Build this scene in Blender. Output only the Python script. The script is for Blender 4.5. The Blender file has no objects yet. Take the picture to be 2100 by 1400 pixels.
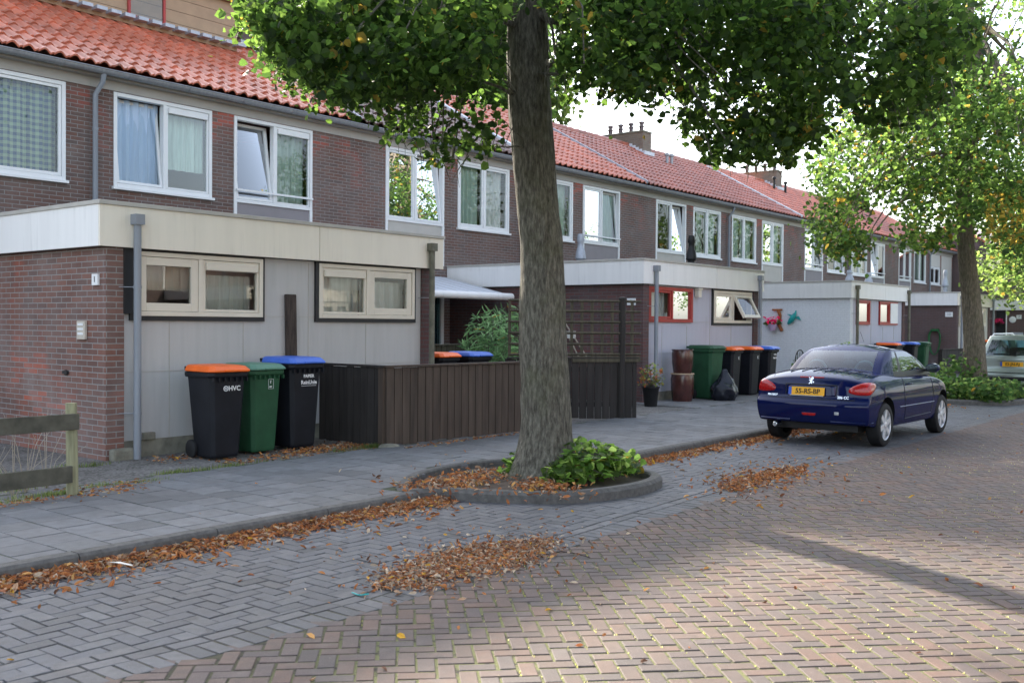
import bpy, bmesh, math, random
import numpy as np
from mathutils import Vector, Matrix
from mathutils.bvhtree import BVHTree
R=math.radians
random.seed(7); rng=np.random.default_rng(7)
S=bpy.context.scene; COL=S.collection
# ---------------------------------------------------------------- camera
F,CX,CY,HC=2062.2,1050.,700.,1.55
YAW,PIT,ROL=R(38.69),R(-.9825),R(.4397)
def cam_axes():
    c,s=math.cos,math.sin
    f=Vector((c(YAW)*c(PIT),s(YAW)*c(PIT),s(PIT))); r=Vector((s(YAW),-c(YAW),0)); u=r.cross(f)
    return c(ROL)*r+s(ROL)*u, -s(ROL)*r+c(ROL)*u, f
CR,CU,CF=cam_axes(); CO=Vector((0,0,HC))
cd=bpy.data.cameras.new('camera'); cam=bpy.data.objects.new('camera',cd); COL.objects.link(cam)
M=Matrix((CR,CU,-CF)).transposed().to_4x4(); M.translation=CO; cam.matrix_world=M
cd.sensor_width=36; cd.lens=36*F/2100; cd.clip_start=.1; cd.clip_end=1500
cd.dof.use_dof=True; cd.dof.focus_distance=10; cd.dof.aperture_fstop=4.5
S.camera=cam
# ---------------------------------------------------------------- world, sun, exposure
SUN_AZ,SUN_EL=R(19.3),R(29.2)
w=bpy.data.worlds.new('World'); S.world=w; w.use_nodes=True
nt=w.node_tree; bg=nt.nodes['Background']; sky=nt.nodes.new('ShaderNodeTexSky')
sky.sky_type='NISHITA'; sky.sun_disc=False; sky.sun_elevation=SUN_EL; sky.sun_rotation=SUN_AZ
sky.dust_density=2.2; sky.air_density=1.0; sky.ozone_density=1.0
hsw=nt.nodes.new('ShaderNodeHueSaturation'); hsw.inputs['Saturation'].default_value=.62; nt.links.new(sky.outputs[0],hsw.inputs['Color']); nt.links.new(hsw.outputs[0],bg.inputs[0]); bg.inputs[1].default_value=.15
sd=bpy.data.lights.new('sun','SUN'); sd.energy=3.9; sd.angle=R(1.3); sd.color=(1,.9,.76)
sun=bpy.data.objects.new('sun',sd); COL.objects.link(sun)
SD=Vector((math.sin(SUN_AZ)*math.cos(SUN_EL),math.cos(SUN_AZ)*math.cos(SUN_EL),math.sin(SUN_EL)))
sun.rotation_euler=SD.to_track_quat('Z','Y').to_euler()
S.view_settings.view_transform='Standard'; S.view_settings.look='None'; S.view_settings.gamma=1
S.view_settings.exposure=2.0
# ---------------------------------------------------------------- pixel helpers (source photo pixels -> points)
def ray(u,v): return CR*((u-CX)/F)-CU*((v-CY)/F)+CF
def gz(u,v,z=0.): d=ray(u,v); return CO+d*((z-HC)/d.z)
def gy(u,v,y): d=ray(u,v); return CO+d*(y/d.y)
def gd(u,v,D): return CO+ray(u,v)*D
CRn,CUn,CFn,COn=[np.array(a) for a in (CR,CU,CF,CO)]
def npx(P):
    d=P-COn; z=d@CFn; z=np.where(abs(z)<1e-3,1e-3,z)
    return CX+F*(d@CRn)/z, CY-F*(d@CUn)/z, z
# ---------------------------------------------------------------- materials
MATS={}
def newmat(n):
    m=bpy.data.materials.new(n); m.use_nodes=True; MATS[n]=m
    return m,m.node_tree,m.node_tree.nodes['Principled BSDF']
def nd(t,k,**a):
    n=t.nodes.new(k)
    for q,v in a.items(): setattr(n,q,v)
    return n
def mth(t,op,a,b=None):
    n=nd(t,'ShaderNodeMath',operation=op)
    for i,v in enumerate((a,b)):
        if v is None: continue
        if isinstance(v,(int,float)): n.inputs[i].default_value=v
        else: t.links.new(v,n.inputs[i])
    return n.outputs[0]
def mixc(t,f,a,b,bt='MIX'):
    n=nd(t,'ShaderNodeMix',data_type='RGBA',blend_type=bt)
    for i,v in ((0,f),(6,a),(7,b)):
        if isinstance(v,(int,float)): n.inputs[i].default_value=v
        elif isinstance(v,tuple): n.inputs[i].default_value=(*v[:3],1)
        else: t.links.new(v,n.inputs[i])
    return n.outputs[2]
def noise(t,scale,detail=4,vec=None,rough=.6):
    n=nd(t,'ShaderNodeTexNoise'); n.inputs['Scale'].default_value=scale; n.inputs['Detail'].default_value=detail; n.inputs['Roughness'].default_value=rough
    if vec is None:
        tc=nd(t,'ShaderNodeTexCoord'); vec=tc.outputs['Object']
    t.links.new(vec,n.inputs['Vector']); return n.outputs['Fac']
def ramp(t,f,stops):
    r=nd(t,'ShaderNodeValToRGB'); e=r.color_ramp.elements
    while len(e)<len(stops): e.new(.5)
    for i,(p,c) in enumerate(stops):
        e[i].position=p; e[i].color=(*c,1) if isinstance(c,tuple) else (c,c,c,1)
    t.links.new(f,r.inputs[0]); return r.outputs[0]
def bump(t,b,h,s=.3,d=.01):
    n=nd(t,'ShaderNodeBump'); n.inputs['Strength'].default_value=s; n.inputs['Distance'].default_value=d
    t.links.new(h,n.inputs['Height']); t.links.new(n.outputs[0],b.inputs['Normal'])
def plain(n,c,rough=.6,var=.12,sc=6,metal=0,bmp=0,coat=0,streak=False,spec=.35):
    m,t,b=newmat(n); tc=nd(t,'ShaderNodeTexCoord'); v=tc.outputs['Object']
    if streak:
        mp=nd(t,'ShaderNodeMapping'); mp.inputs['Scale'].default_value=(4,4,.35); t.links.new(v,mp.inputs[0]); v=mp.outputs[0]
    f=noise(t,sc,5,v)
    if streak and c[0]>.3:
        mp2=nd(t,'ShaderNodeMapping'); mp2.inputs['Scale'].default_value=(9,9,.5); t.links.new(tc.outputs['Object'],mp2.inputs[0])
        dirt=mth(t,'MULTIPLY',ramp(t,noise(t,1.6,6,mp2.outputs[0]),[(.5,0.),(.75,.5)]),ramp(t,noise(t,1.2,4),[(.45,0.),(.7,1.)]))
        base=mixc(t,ramp(t,f,[(.3,0.),(.7,1.)]),tuple(x*(1-var) for x in c),tuple(min(1,x*(1+var)) for x in c))
        t.links.new(mixc(t,dirt,base,tuple(x*.5 for x in c)),b.inputs['Base Color'])
    else: t.links.new(mixc(t,ramp(t,f,[(.3,0.),(.7,1.)]),tuple(x*(1-var) for x in c),tuple(min(1,x*(1+var)) for x in c)),b.inputs['Base Color'])
    b.inputs['Roughness'].default_value=rough; b.inputs['Metallic'].default_value=metal; b.inputs['Coat Weight'].default_value=coat
    b.inputs['Specular IOR Level'].default_value=spec; b.inputs['Coat Roughness'].default_value=.04
    if bmp: bump(t,b,noise(t,sc*12,3),bmp,.005)
    return m
def wallvec(t):
    g=nd(t,'ShaderNodeNewGeometry'); tc=nd(t,'ShaderNodeTexCoord')
    s=nd(t,'ShaderNodeSeparateXYZ'); t.links.new(g.outputs['Normal'],s.inputs[0])
    p=nd(t,'ShaderNodeSeparateXYZ'); t.links.new(tc.outputs['Object'],p.inputs[0])
    ax=mth(t,'GREATER_THAN',mth(t,'ABSOLUTE',s.outputs[0]),.5)
    u=mth(t,'ADD',mth(t,'MULTIPLY',p.outputs[1],ax),mth(t,'MULTIPLY',p.outputs[0],mth(t,'SUBTRACT',1.,ax)))
    c=nd(t,'ShaderNodeCombineXYZ'); t.links.new(u,c.inputs[0]); t.links.new(p.outputs[2],c.inputs[1]); return c.outputs[0],tc.outputs['Object']
def brickmat(n,c1,c2,mortar,hot=None,paint=False,patch=.5):
    m,t,b=newmat(n); v,o=wallvec(t)
    br=nd(t,'ShaderNodeTexBrick'); t.links.new(v,br.inputs['Vector'])
    br.inputs['Scale'].default_value=1; br.inputs['Brick Width'].default_value=.22; br.inputs['Row Height'].default_value=.0625
    br.inputs['Mortar Size'].default_value=.006; br.inputs['Mortar Smooth'].default_value=.3; br.inputs['Bias'].default_value=-.15
    br.inputs['Color1'].default_value=(*c1,1); br.inputs['Color2'].default_value=(*c2,1); br.inputs['Mortar'].default_value=(*mortar,1)
    # a second brick texture, same layout, gives each brick its own random value
    b2=nd(t,'ShaderNodeTexBrick'); t.links.new(v,b2.inputs['Vector']); b2.inputs['Scale'].default_value=1
    b2.inputs['Brick Width'].default_value=.22; b2.inputs['Row Height'].default_value=.0625; b2.inputs['Mortar Size'].default_value=.006
    b2.inputs['Color1'].default_value=(0,0,0,1); b2.inputs['Color2'].default_value=(1,1,1,1); b2.inputs['Mortar'].default_value=(.5,.5,.5,1)
    c=br.outputs[0]
    if hot:
        hm=mth(t,'MULTIPLY',ramp(t,noise(t,patch,2,o),[(.52,0.),(.66,1.)]),ramp(t,b2.outputs[0],[(.35,0.),(.8,1.)]))
        hm=mth(t,'MULTIPLY',hm,mth(t,'SUBTRACT',1.,br.outputs[1]))
        c=mixc(t,hm,c,hot)
    c=mixc(t,ramp(t,noise(t,1.3,5,o),[(.35,0.),(.75,.35)]),c,tuple(min(1,x*1.1+.02) for x in mortar))
    # pale lime bloom patches
    if not paint: c=mixc(t,ramp(t,noise(t,.9,6,o),[(.60,0.),(.72,.35)]),c,(.32,.3,.28))
    c=mixc(t,ramp(t,noise(t,25,3,o),[(.3,.12),(.7,0.)]),c,(.03,.03,.03))
    t.links.new(c,b.inputs['Base Color']); b.inputs['Roughness'].default_value=.85 if not paint else .55
    h=mth(t,'SUBTRACT',mth(t,'MULTIPLY',noise(t,60,2,o),.3),br.outputs[1])
    bump(t,b,h,.5 if not paint else .35,.008)
    return m
brick_up=brickmat('brick_upper',(.15,.075,.055),(.095,.065,.056),(.24,.23,.22),(.42,.075,.04))
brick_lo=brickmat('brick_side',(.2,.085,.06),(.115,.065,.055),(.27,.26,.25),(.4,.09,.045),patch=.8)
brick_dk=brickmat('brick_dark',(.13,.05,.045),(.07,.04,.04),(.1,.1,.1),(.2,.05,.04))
brick_wh=brickmat('brick_painted',(.82,.84,.88),(.8,.82,.86),(.7,.73,.78),paint=True)
brick_br=brickmat('brick_brown',(.12,.07,.065),(.1,.065,.06),(.12,.1,.1))
brick_ch=brickmat('brick_chimney',(.22,.16,.11),(.17,.12,.09),(.2,.18,.16))
white=plain('white_frame',(.74,.75,.75),.35,.04,3)
cream=plain('cream_frame',(.68,.62,.52),.4,.05,3)
redfr=plain('red_frame',(.36,.035,.03),.4,.12,5)
blackfr=plain('black_surround',(.02,.02,.022),.5,.2,8)
fascia=plain('cream_fascia',(.78,.72,.61),.5,.04,1.2,streak=True)
fasciaw=plain('white_fascia',(.8,.79,.77),.45,.04,1.2,streak=True)
coping=plain('coping_trim',(.42,.4,.36),.5,.1,4)
zinc=plain('zinc',(.3,.31,.33),.45,.15,5,metal=.35,streak=True)
zincold=plain('mossy_zinc',(.15,.145,.11),.7,.3,9,bmp=.3)
pipem=plain('grey_pipe',(.24,.26,.29),.4,.08,4,streak=True)
eave=plain('eave_board',(.38,.36,.33),.6,.06,3)
panelg=plain('grey_panel',(.46,.45,.44),.6,.05,2.5,streak=True)
panelb=plain('lilac_panel',(.45,.45,.52),.6,.03,2.5,streak=True)
panelc=plain('cream_panel',(.5,.48,.44),.6,.05,2.5)
spand=plain('spandrel_grey',(.24,.22,.23),.6,.06,3)
spandc=plain('spandrel_beige',(.44,.42,.38),.6,.06,3)
concrete=plain('concrete_base',(.2,.19,.15),.9,.35,7,bmp=.4)
roofdk=plain('flat_roof',(.1,.1,.1),.9,.2,3)
lead=plain('lead_flashing',(.4,.43,.48),.5,.15,6,metal=.2)
leadw=plain('pale_flashing',(.62,.65,.7),.5,.1,6)
woodclad=plain('tan_cladding',(.36,.24,.15),.6,.1,4)
fencew=plain('brown_fence_wood',(.072,.052,.04),.75,.4,3,streak=True,bmp=.3)
fenced=plain('dark_fence_wood',(.03,.026,.024),.8,.4,3,streak=True,bmp=.3)
fenceg=plain('mossy_fence_wood',(.075,.066,.045),.85,.4,6,streak=True,bmp=.4)
postw=plain('weathered_post_wood',(.26,.25,.15),.9,.35,7,streak=True,bmp=.6)
railw=plain('weathered_rail_wood',(.085,.08,.06),.9,.35,7,bmp=.6)
burnt=plain('charred_wood',(.06,.045,.038),.9,.6,10,streak=True,bmp=.8)
lathw=plain('pale_lath',(.35,.3,.24),.8,.2,8)
binblk=plain('black_bin_plastic',(.009,.010,.014),.5,.3,4,bmp=.12,spec=.25)
bingrn=plain('green_bin_plastic',(.02,.075,.035),.5,.2,4,bmp=.12,spec=.25)
lidgrn=plain('faded_green_lid',(.1,.23,.16),.5,.15,4)
lidor=plain('orange_lid',(.85,.14,.015),.42,.12,5)
lidbl=plain('blue_lid',(.06,.15,.58),.42,.12,5)
inkw=plain('white_print',(.72,.72,.72),.5,.05,20)
inkd=plain('black_print',(.01,.01,.01),.5,.05,20)
inkg=plain('green_print',(.05,.3,.12),.5,.05,20)
rubber=plain('black_rubber',(.012,.012,.013),.75,.3,9)
clay=plain('brown_glaze',(.065,.022,.018),.18,.35,5,spec=.6)
clayr=plain('bare_clay_rim',(.45,.33,.22),.8,.1,5)
bagm=plain('bag_plastic',(.015,.017,.025),.25,.2,5)
chrome=plain('chrome',(.75,.77,.8),.15,.03,5,metal=1)
alloy=plain('alloy',(.62,.63,.65),.35,.05,5,metal=.45)
yplate=plain('plate_yellow',(.85,.42,.02),.4,.03,5)
bplate=plain('plate_blue',(.03,.1,.5),.4,.03,5)
curtg=plain('green_curtain',(.42,.52,.46),.9,.15,7,streak=True)
curtsky=plain('sky_reflection_curtain',(.5,.62,.78),.9,.06,7,streak=True)  # curtain given the blue of the sky mirrored in its pane
curtw=plain('net_curtain',(.62,.64,.62),.9,.12,7,streak=True)
curto=plain('orange_blind',(.8,.33,.12),.8,.08,5)
curty=plain('beige_blind',(.5,.45,.38),.8,.08,5)
darkin=plain('unlit_interior',(.02,.02,.022),.8,.2,4)  # near-black, stands for the darkness of unlit rooms and openings
ironb=plain('black_iron',(.012,.012,.012),.5,.2,9)
soil=plain('soil',(.085,.065,.05),.95,.4,8,bmp=.8)
kerbm=plain('kerb_concrete',(.105,.1,.093),.9,.3,20,bmp=.5)
paper=plain('paper_white',(.7,.68,.62),.8,.2,30)
teal=plain('teal_enamel',(.02,.35,.35),.4,.3,25)
pinkm=plain('pink_petals',(.7,.05,.15),.6,.3,20)
lilacm=plain('lilac_pot',(.55,.4,.6),.5,.1,10)
rustw=plain('rusty_wood',(.36,.12,.04),.6,.3,12)
gsheet=plain('awning_cloth',(.58,.6,.64),.7,.06,3)
hosem=plain('hose_green',(.02,.11,.035),.5,.2,10)
def checks():
    m,t,b=newmat('checkered_curtain'); tc=nd(t,'ShaderNodeTexCoord'); s=nd(t,'ShaderNodeSeparateXYZ'); t.links.new(tc.outputs['Object'],s.inputs[0])
    def stripe(o,fr): 
        return mth(t,'GREATER_THAN',mth(t,'SINE',mth(t,'MULTIPLY',o,fr)),0.)
    a=mth(t,'MULTIPLY',mth(t,'ADD',stripe(s.outputs[0],66),stripe(s.outputs[2],66)),.5)
    c=mixc(t,a,(.42,.55,.4),(.03,.09,.2)); t.links.new(c,b.inputs['Base Color']); b.inputs['Roughness'].default_value=.9; return m
curtc=checks()
def glassmat(n,tint,refl,mul=1.5,bm_=True):
    m=bpy.data.materials.new(n); m.use_nodes=True; t=m.node_tree; t.nodes.clear()
    o=nd(t,'ShaderNodeOutputMaterial'); tr=nd(t,'ShaderNodeBsdfTransparent'); tr.inputs[0].default_value=(*tint,1)
    g=nd(t,'ShaderNodeBsdfGlossy'); g.inputs['Roughness'].default_value=.0; g.inputs[0].default_value=(.95,.97,1,1)
    f=nd(t,'ShaderNodeFresnel'); f.inputs[0].default_value=1.5
    k=mth(t,'ADD',mth(t,'MULTIPLY',f.outputs[0],mul),refl)
    k=mth(t,'MINIMUM',k,.95)
    mx=nd(t,'ShaderNodeMixShader'); t.links.new(k,mx.inputs[0]); t.links.new(tr.outputs[0],mx.inputs[1]); t.links.new(g.outputs[0],mx.inputs[2])
    bm=nd(t,'ShaderNodeBump'); bm.inputs['Strength'].default_value=.04; bm.inputs['Distance'].default_value=.02; t.links.new(noise(t,1.4,1),bm.inputs['Height']); bm_ and t.links.new(bm.outputs[0],g.inputs['Normal'])
    t.links.new(mx.outputs[0],o.inputs[0]); MATS[n]=m; return m
glass=glassmat('window_glass',(.88,.92,.9),.02,1.0)
carglass=glassmat('car_glass',(.4,.58,.6),.03,1.2,False)
def leafmat(n,trans=.52,rough=.5):
    m=bpy.data.materials.new(n); m.use_nodes=True; t=m.node_tree; b=t.nodes['Principled BSDF']; o=t.nodes['Material Output']
    a=nd(t,'ShaderNodeAttribute',attribute_name='Col'); t.links.new(mixc(t,1.,a.outputs['Color'],(.45,)*3 if trans>.3 else (1.,)*3,'MULTIPLY'),b.inputs['Base Color']); b.inputs['Roughness'].default_value=rough; b.inputs['Specular IOR Level'].default_value=.22
    tl=nd(t,'ShaderNodeBsdfTranslucent'); hs=nd(t,'ShaderNodeHueSaturation'); hs.inputs['Value'].default_value=4.6 if trans>.3 else 1.5; hs.inputs['Saturation'].default_value=1.0; hs.inputs['Hue'].default_value=.485
    t.links.new(a.outputs['Color'],hs.inputs['Color']); t.links.new(hs.outputs[0],tl.inputs[0])
    mx=nd(t,'ShaderNodeMixShader'); mx.inputs[0].default_value=trans; t.links.new(b.outputs[0],mx.inputs[1]); t.links.new(tl.outputs[0],mx.inputs[2]); t.links.new(mx.outputs[0],o.inputs[0]); return m
leafm=leafmat('leaf'); litterm=leafmat('dry_leaf',.12,.8); 
def attrmat(n,rough,bmps,sc,mossy=False,spec=.4):
    m,t,b=newmat(n); a=nd(t,'ShaderNodeAttribute',attribute_name='Col'); c=a.outputs['Color']
    tc=nd(t,'ShaderNodeTexCoord'); o=tc.outputs['Object']
    c=mixc(t,ramp(t,noise(t,sc,6,o),[(.3,.4),(.62,0.)]),c,(.055,.052,.05))
    c=mixc(t,ramp(t,noise(t,.7,5,o),[(.35,.4),(.6,0.)]),c,(.07,.064,.06))
    c=mixc(t,ramp(t,noise(t,4.5,6,o),[(.55,0.),(.7,.22)]),c,(.2,.18,.16))
    c=mixc(t,ramp(t,noise(t,2.1,3,o),[(.68,0.),(.72,.5)]),c,(.04,.038,.036))
    c=mixc(t,ramp(t,noise(t,190,2,o),[(.62,0.),(.72,.3)]),c,(.4,.38,.35))
    t.links.new(c,b.inputs['Base Color']); b.inputs['Roughness'].default_value=rough; b.inputs['Specular IOR Level'].default_value=spec
    bump(t,b,noise(t,110,3,o),bmps,.003); return m
paverm=attrmat('clay_paver',.75,.5,14); greym=attrmat('grey_paver',.7,.5,16); tilem=attrmat('pavement_tile',.75,.4,10)
def groutmat():
    m,t,b=newmat('mossy_joint'); tc=nd(t,'ShaderNodeTexCoord'); o=tc.outputs['Object']
    f=ramp(t,noise(t,13,6,o),[(.36,0.),(.5,1.)]); f2=ramp(t,noise(t,.9,3,o),[(.3,.45),(.5,1.)])
    s=nd(t,'ShaderNodeSeparateXYZ'); t.links.new(o,s.inputs[0])
    k=mth(t,'MULTIPLY',mth(t,'MULTIPLY',f,f2),ramp(t,mth(t,'SUBTRACT',4.3,s.outputs[1]),[(.0,.12),(.9,1.)]))
    t.links.new(mixc(t,k,(.035,.03,.025),(.15,.155,.06)),b.inputs['Base Color']); b.inputs['Roughness'].default_value=.95
    bump(t,b,noise(t,80,4,o),1,.01); return m
grout=groutmat()
groutd=plain('dark_joint',(.035,.034,.03),.95,.5,20,bmp=.5)
groutt=plain('pavement_joint',(.05,.06,.03),.95,.5,20,bmp=.5)
def gravelmat():
    m,t,b=newmat('gravel'); tc=nd(t,'ShaderNodeTexCoord'); v=nd(t,'ShaderNodeTexVoronoi'); v.inputs['Scale'].default_value=45; t.links.new(tc.outputs['Object'],v.inputs[0])
    c=mixc(t,.5,ramp(t,v.outputs['Color'],[(.2,(.08,.075,.07)),(.8,(.3,.28,.26))]),ramp(t,noise(t,2.5,5),[(.35,(.05,.045,.035)),(.7,(.2,.19,.18))]))
    t.links.new(c,b.inputs['Base Color']); b.inputs['Roughness'].default_value=.95; bump(t,b,v.outputs['Distance'],.8,.02); return m
gravel=gravelmat()
def tilemat(n,c,c2,moss=.0):
    m,t,b=newmat(n); tc=nd(t,'ShaderNodeTexCoord'); o=tc.outputs['Object']
    x=mixc(t,ramp(t,noise(t,2.2,5,o),[(.3,0.),(.75,1.)]),c,c2)
    br=nd(t,'ShaderNodeTexBrick'); br.offset=0; mp=nd(t,'ShaderNodeMapping'); mp.inputs['Rotation'].default_value=(0,0,0); t.links.new(o,mp.inputs[0]); t.links.new(mp.outputs[0],br.inputs[0])
    br.inputs['Scale'].default_value=1; br.inputs['Brick Width'].default_value=.2335; br.inputs['Row Height'].default_value=.325; br.inputs['Mortar Size'].default_value=0
    br.inputs['Color1'].default_value=(.75,.75,.75,1); br.inputs['Color2'].default_value=(1.2,1.2,1.2,1)
    x=mixc(t,1.,x,br.outputs[0],'MULTIPLY')
    x=mixc(t,ramp(t,noise(t,5,6,o),[(.6,0.),(.78,.5)]),x,(.5,.45,.42))
    t.links.new(x,b.inputs['Base Color']); b.inputs['Roughness'].default_value=.33; b.inputs['Specular IOR Level'].default_value=.6; return m
tile_or=tilemat('tile_orange',(.56,.17,.1),(.46,.125,.07))
tile_br=tilemat('tile_brown',(.13,.06,.045),(.08,.045,.04))
tile_mx=tilemat('tile_weathered',(.43,.125,.078),(.27,.09,.06))
def barkmat(n,c1,c2,c3):
    m,t,b=newmat(n); tc=nd(t,'ShaderNodeTexCoord'); mp=nd(t,'ShaderNodeMapping'); mp.inputs['Scale'].default_value=(9,9,2.2); t.links.new(tc.outputs['Object'],mp.inputs[0])
    f=noise(t,4,7,mp.outputs[0],.72); x=ramp(t,f,[(.32,c1),(.5,c2),(.68,c3)])
    x=mixc(t,ramp(t,noise(t,2.2,4),[(.5,0.),(.7,.45)]),x,(.075,.085,.03))
    t.links.new(x,b.inputs['Base Color']); b.inputs['Roughness'].default_value=.92
    h=mth(t,'ADD',f,mth(t,'MULTIPLY',noise(t,40,4),.3)); bump(t,b,h,1.,.035); return m
bark=barkmat('bark',(.025,.022,.017),(.12,.11,.085),(.25,.235,.19)); bark2=barkmat('bark_pale',(.06,.05,.035),(.15,.125,.09),(.26,.22,.17))
# ---------------------------------------------------------------- builders
ORG={}
def tag(o,label=None,cat=None,group=None,kind=None):
    if label: o['label']=label
    if cat: o['category']=cat
    if group: o['group']=group
    if kind: o['kind']=kind
    return o
def thing(name,label,cat,loc=(0,0,0),group=None):
    o=bpy.data.objects.new(name,None); o.empty_display_size=.2; COL.objects.link(o); o.location=loc; ORG[o.name]=Vector(loc)
    return tag(o,label,cat,group)
def link(name,me,parent=None,loc=None):
    o=bpy.data.objects.new(name,me); COL.objects.link(o)
    if parent: o.parent=parent; ORG[o.name]=ORG[parent.name]
    else: o.location=loc or (0,0,0); ORG[o.name]=Vector(loc or (0,0,0))
    return o
class MB:
    def __init__(s): s.v=[]; s.f=[]; s.m=[]; s.mi=0
    def add(s,vs,fs):
        k=len(s.v); s.v+= [tuple(p) for p in vs]; s.f+=[tuple(i+k for i in f) for f in fs]; s.m+=[s.mi]*len(fs); return s
    def box(s,x0,y0,z0,x1,y1,z1):
        if x0>x1:x0,x1=x1,x0
        if y0>y1:y0,y1=y1,y0
        if z0>z1:z0,z1=z1,z0
        v=[(x,y,z) for z in(z0,z1) for y in(y0,y1) for x in(x0,x1)]
        return s.add(v,[(0,2,3,1),(4,5,7,6),(0,1,5,4),(2,6,7,3),(0,4,6,2),(1,3,7,5)])
    def frame(s,x0,z0,x1,z1,t,y0,y1):      # rectangular ring in the xz plane
        s.box(x0,y0,z0,x0+t,y1,z1); s.box(x1-t,y0,z0,x1,y1,z1); s.box(x0+t,y0,z0,x1-t,y1,z0+t); return s.box(x0+t,y0,z1-t,x1-t,y1,z1)
    def tube(s,pts,rad,n=10,cap=True):
        pts=[Vector(p) for p in pts]; rad=rad if isinstance(rad,(list,tuple)) else [rad]*len(pts)
        vs=[];fs=[]; up=Vector((0,0,1)); prev=None
        for i,p in enumerate(pts):
            d=(pts[min(i+1,len(pts)-1)]-pts[max(i-1,0)]).normalized()
            if prev is None: a=d.cross(up if abs(d.z)<.9 else Vector((1,0,0))).normalized()
            else: a=(prev-d*prev.dot(d)).normalized()
            prev=a; b=d.cross(a)
            for k in range(n):
                t=2*math.pi*k/n; vs.append(p+(a*math.cos(t)+b*math.sin(t))*rad[i])
        for i in range(len(pts)-1):
            for k in range(n):
                k2=(k+1)%n; fs.append((i*n+k,i*n+k2,(i+1)*n+k2,(i+1)*n+k))
        if cap: fs.append(tuple(range(n-1,-1,-1))); fs.append(tuple((len(pts)-1)*n+k for k in range(n)))
        return s.add(vs,fs)
    def lathe(s,c,prof,n=20,axis='z',cap=True):
        vs=[];fs=[]
        for r,h in prof:
            for k in range(n):
                t=2*math.pi*k/n; a,b=r*math.cos(t),r*math.sin(t)
                vs.append((c[0]+a,c[1]+b,c[2]+h) if axis=='z' else (c[0]+a,c[1]+h,c[2]+b) if axis=='y' else (c[0]+h,c[1]+a,c[2]+b))
        for i in range(len(prof)-1):
            for k in range(n): fs.append((i*n+k,i*n+(k+1)%n,(i+1)*n+(k+1)%n,(i+1)*n+k))
        if cap: fs.append(tuple(range(n-1,-1,-1))); fs.append(tuple((len(prof)-1)*n+k for k in range(n)))
        return s.add(vs,fs)
    def poly(s,pts,ext):                    # planar polygon extruded by vector
        n=len(pts); e=Vector(ext); vs=[Vector(p) for p in pts]+[Vector(p)+e for p in pts]
        return s.add(vs,[tuple(range(n)),tuple(range(2*n-1,n-1,-1))]+[(i,i+n,(i+1)%n+n,(i+1)%n) for i in range(n)])
    def xf(s,fn): s.v=[tuple(fn(Vector(p))) for p in s.v]; return s
    def build(s,name,mats,parent=None,loc=None,smooth=False,bev=0,sub=0):
        o0=ORG[parent.name] if parent else Vector(loc or (0,0,0))
        me=bpy.data.meshes.new(name); me.from_pydata([Vector(p)-o0 for p in s.v],[],s.f)
        mats=mats if isinstance(mats,(list,tuple)) else [mats]
        for m in mats: me.materials.append(m)
        me.polygons.foreach_set('material_index',s.m)
        bm=bmesh.new(); bm.from_mesh(me); bmesh.ops.recalc_face_normals(bm,faces=bm.faces); bm.to_mesh(me); bm.free()
        if smooth:
            me.polygons.foreach_set('use_smooth',[True]*len(me.polygons)); me.set_sharp_from_angle(angle=R(40))
        o=link(name,me,parent,loc)
        if bev:
            b=o.modifiers.new('bevel','BEVEL'); b.width=bev; b.segments=2; b.limit_method='ANGLE'; b.angle_limit=R(40)
        if sub:
            b=o.modifiers.new('sub','SUBSURF'); b.levels=b.render_levels=sub
        return o
def npmesh(name,V,Fc,mats,col=None,parent=None,loc=None,smooth=False,mi=None):
    V=np.asarray(V,dtype=np.float32); Fc=np.asarray(Fc,dtype=np.int32); o0=ORG[parent.name] if parent else Vector(loc or (0,0,0))
    V=V-np.array(o0,dtype=np.float32)
    me=bpy.data.meshes.new(name); me.vertices.add(len(V)); me.vertices.foreach_set('co',V.ravel())
    n,k=Fc.shape; me.loops.add(n*k); me.loops.foreach_set('vertex_index',Fc.ravel()); me.polygons.add(n)
    me.polygons.foreach_set('loop_start',np.arange(0,n*k,k,dtype=np.int32)); me.polygons.foreach_set('loop_total',np.full(n,k,dtype=np.int32))
    for m in (mats if isinstance(mats,(list,tuple)) else [mats]): me.materials.append(m)
    if mi is not None: me.polygons.foreach_set('material_index',np.asarray(mi,dtype=np.int32))
    me.update(calc_edges=True); me.validate()
    if col is not None:
        a=me.color_attributes.new('Col','FLOAT_COLOR','POINT'); c=np.ones((len(V),4),dtype=np.float32); c[:,:3]=col; a.data.foreach_set('color',c.ravel())
    me.polygons.foreach_set('use_smooth',[bool(smooth)]*n)
    return link(name,me,parent,loc)
def textmesh(name,txt,size,mat,origin,xdir,zdir,parent,depth=.002,bold=0,align='CENTER'):
    cu=bpy.data.curves.new(name,'FONT'); cu.body=txt; cu.size=size; cu.extrude=depth; cu.offset=bold; cu.align_x=align; cu.align_y='CENTER'; cu.resolution_u=3
    t=bpy.data.objects.new('tmp',cu); COL.objects.link(t); dg=bpy.context.evaluated_depsgraph_get()
    me=bpy.data.meshes.new_from_object(t.evaluated_get(dg)); bpy.data.objects.remove(t)
    x=Vector(xdir).normalized(); z=Vector(zdir).normalized(); y=z.cross(x)*-1
    mt=Matrix((x,z,x.cross(z))).transposed().to_4x4(); mt.translation=Vector(origin)-ORG[parent.name]
    me.transform(mt); me.materials.clear(); me.materials.append(mat); me.name=name
    return link(name,me,parent)
def copy_tree(o,loc=None,parent=None):
    c=o.copy(); COL.objects.link(c); c.parent=parent
    if parent: c.matrix_parent_inverse=o.matrix_parent_inverse.copy()
    if loc is not None: c.location=loc; ORG[c.name]=Vector(loc)
    for ch in KIDS(o): copy_tree(ch,None,c)
    return c
def KIDS(o): return [x for x in list(COL.objects) if x.parent==o]
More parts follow.
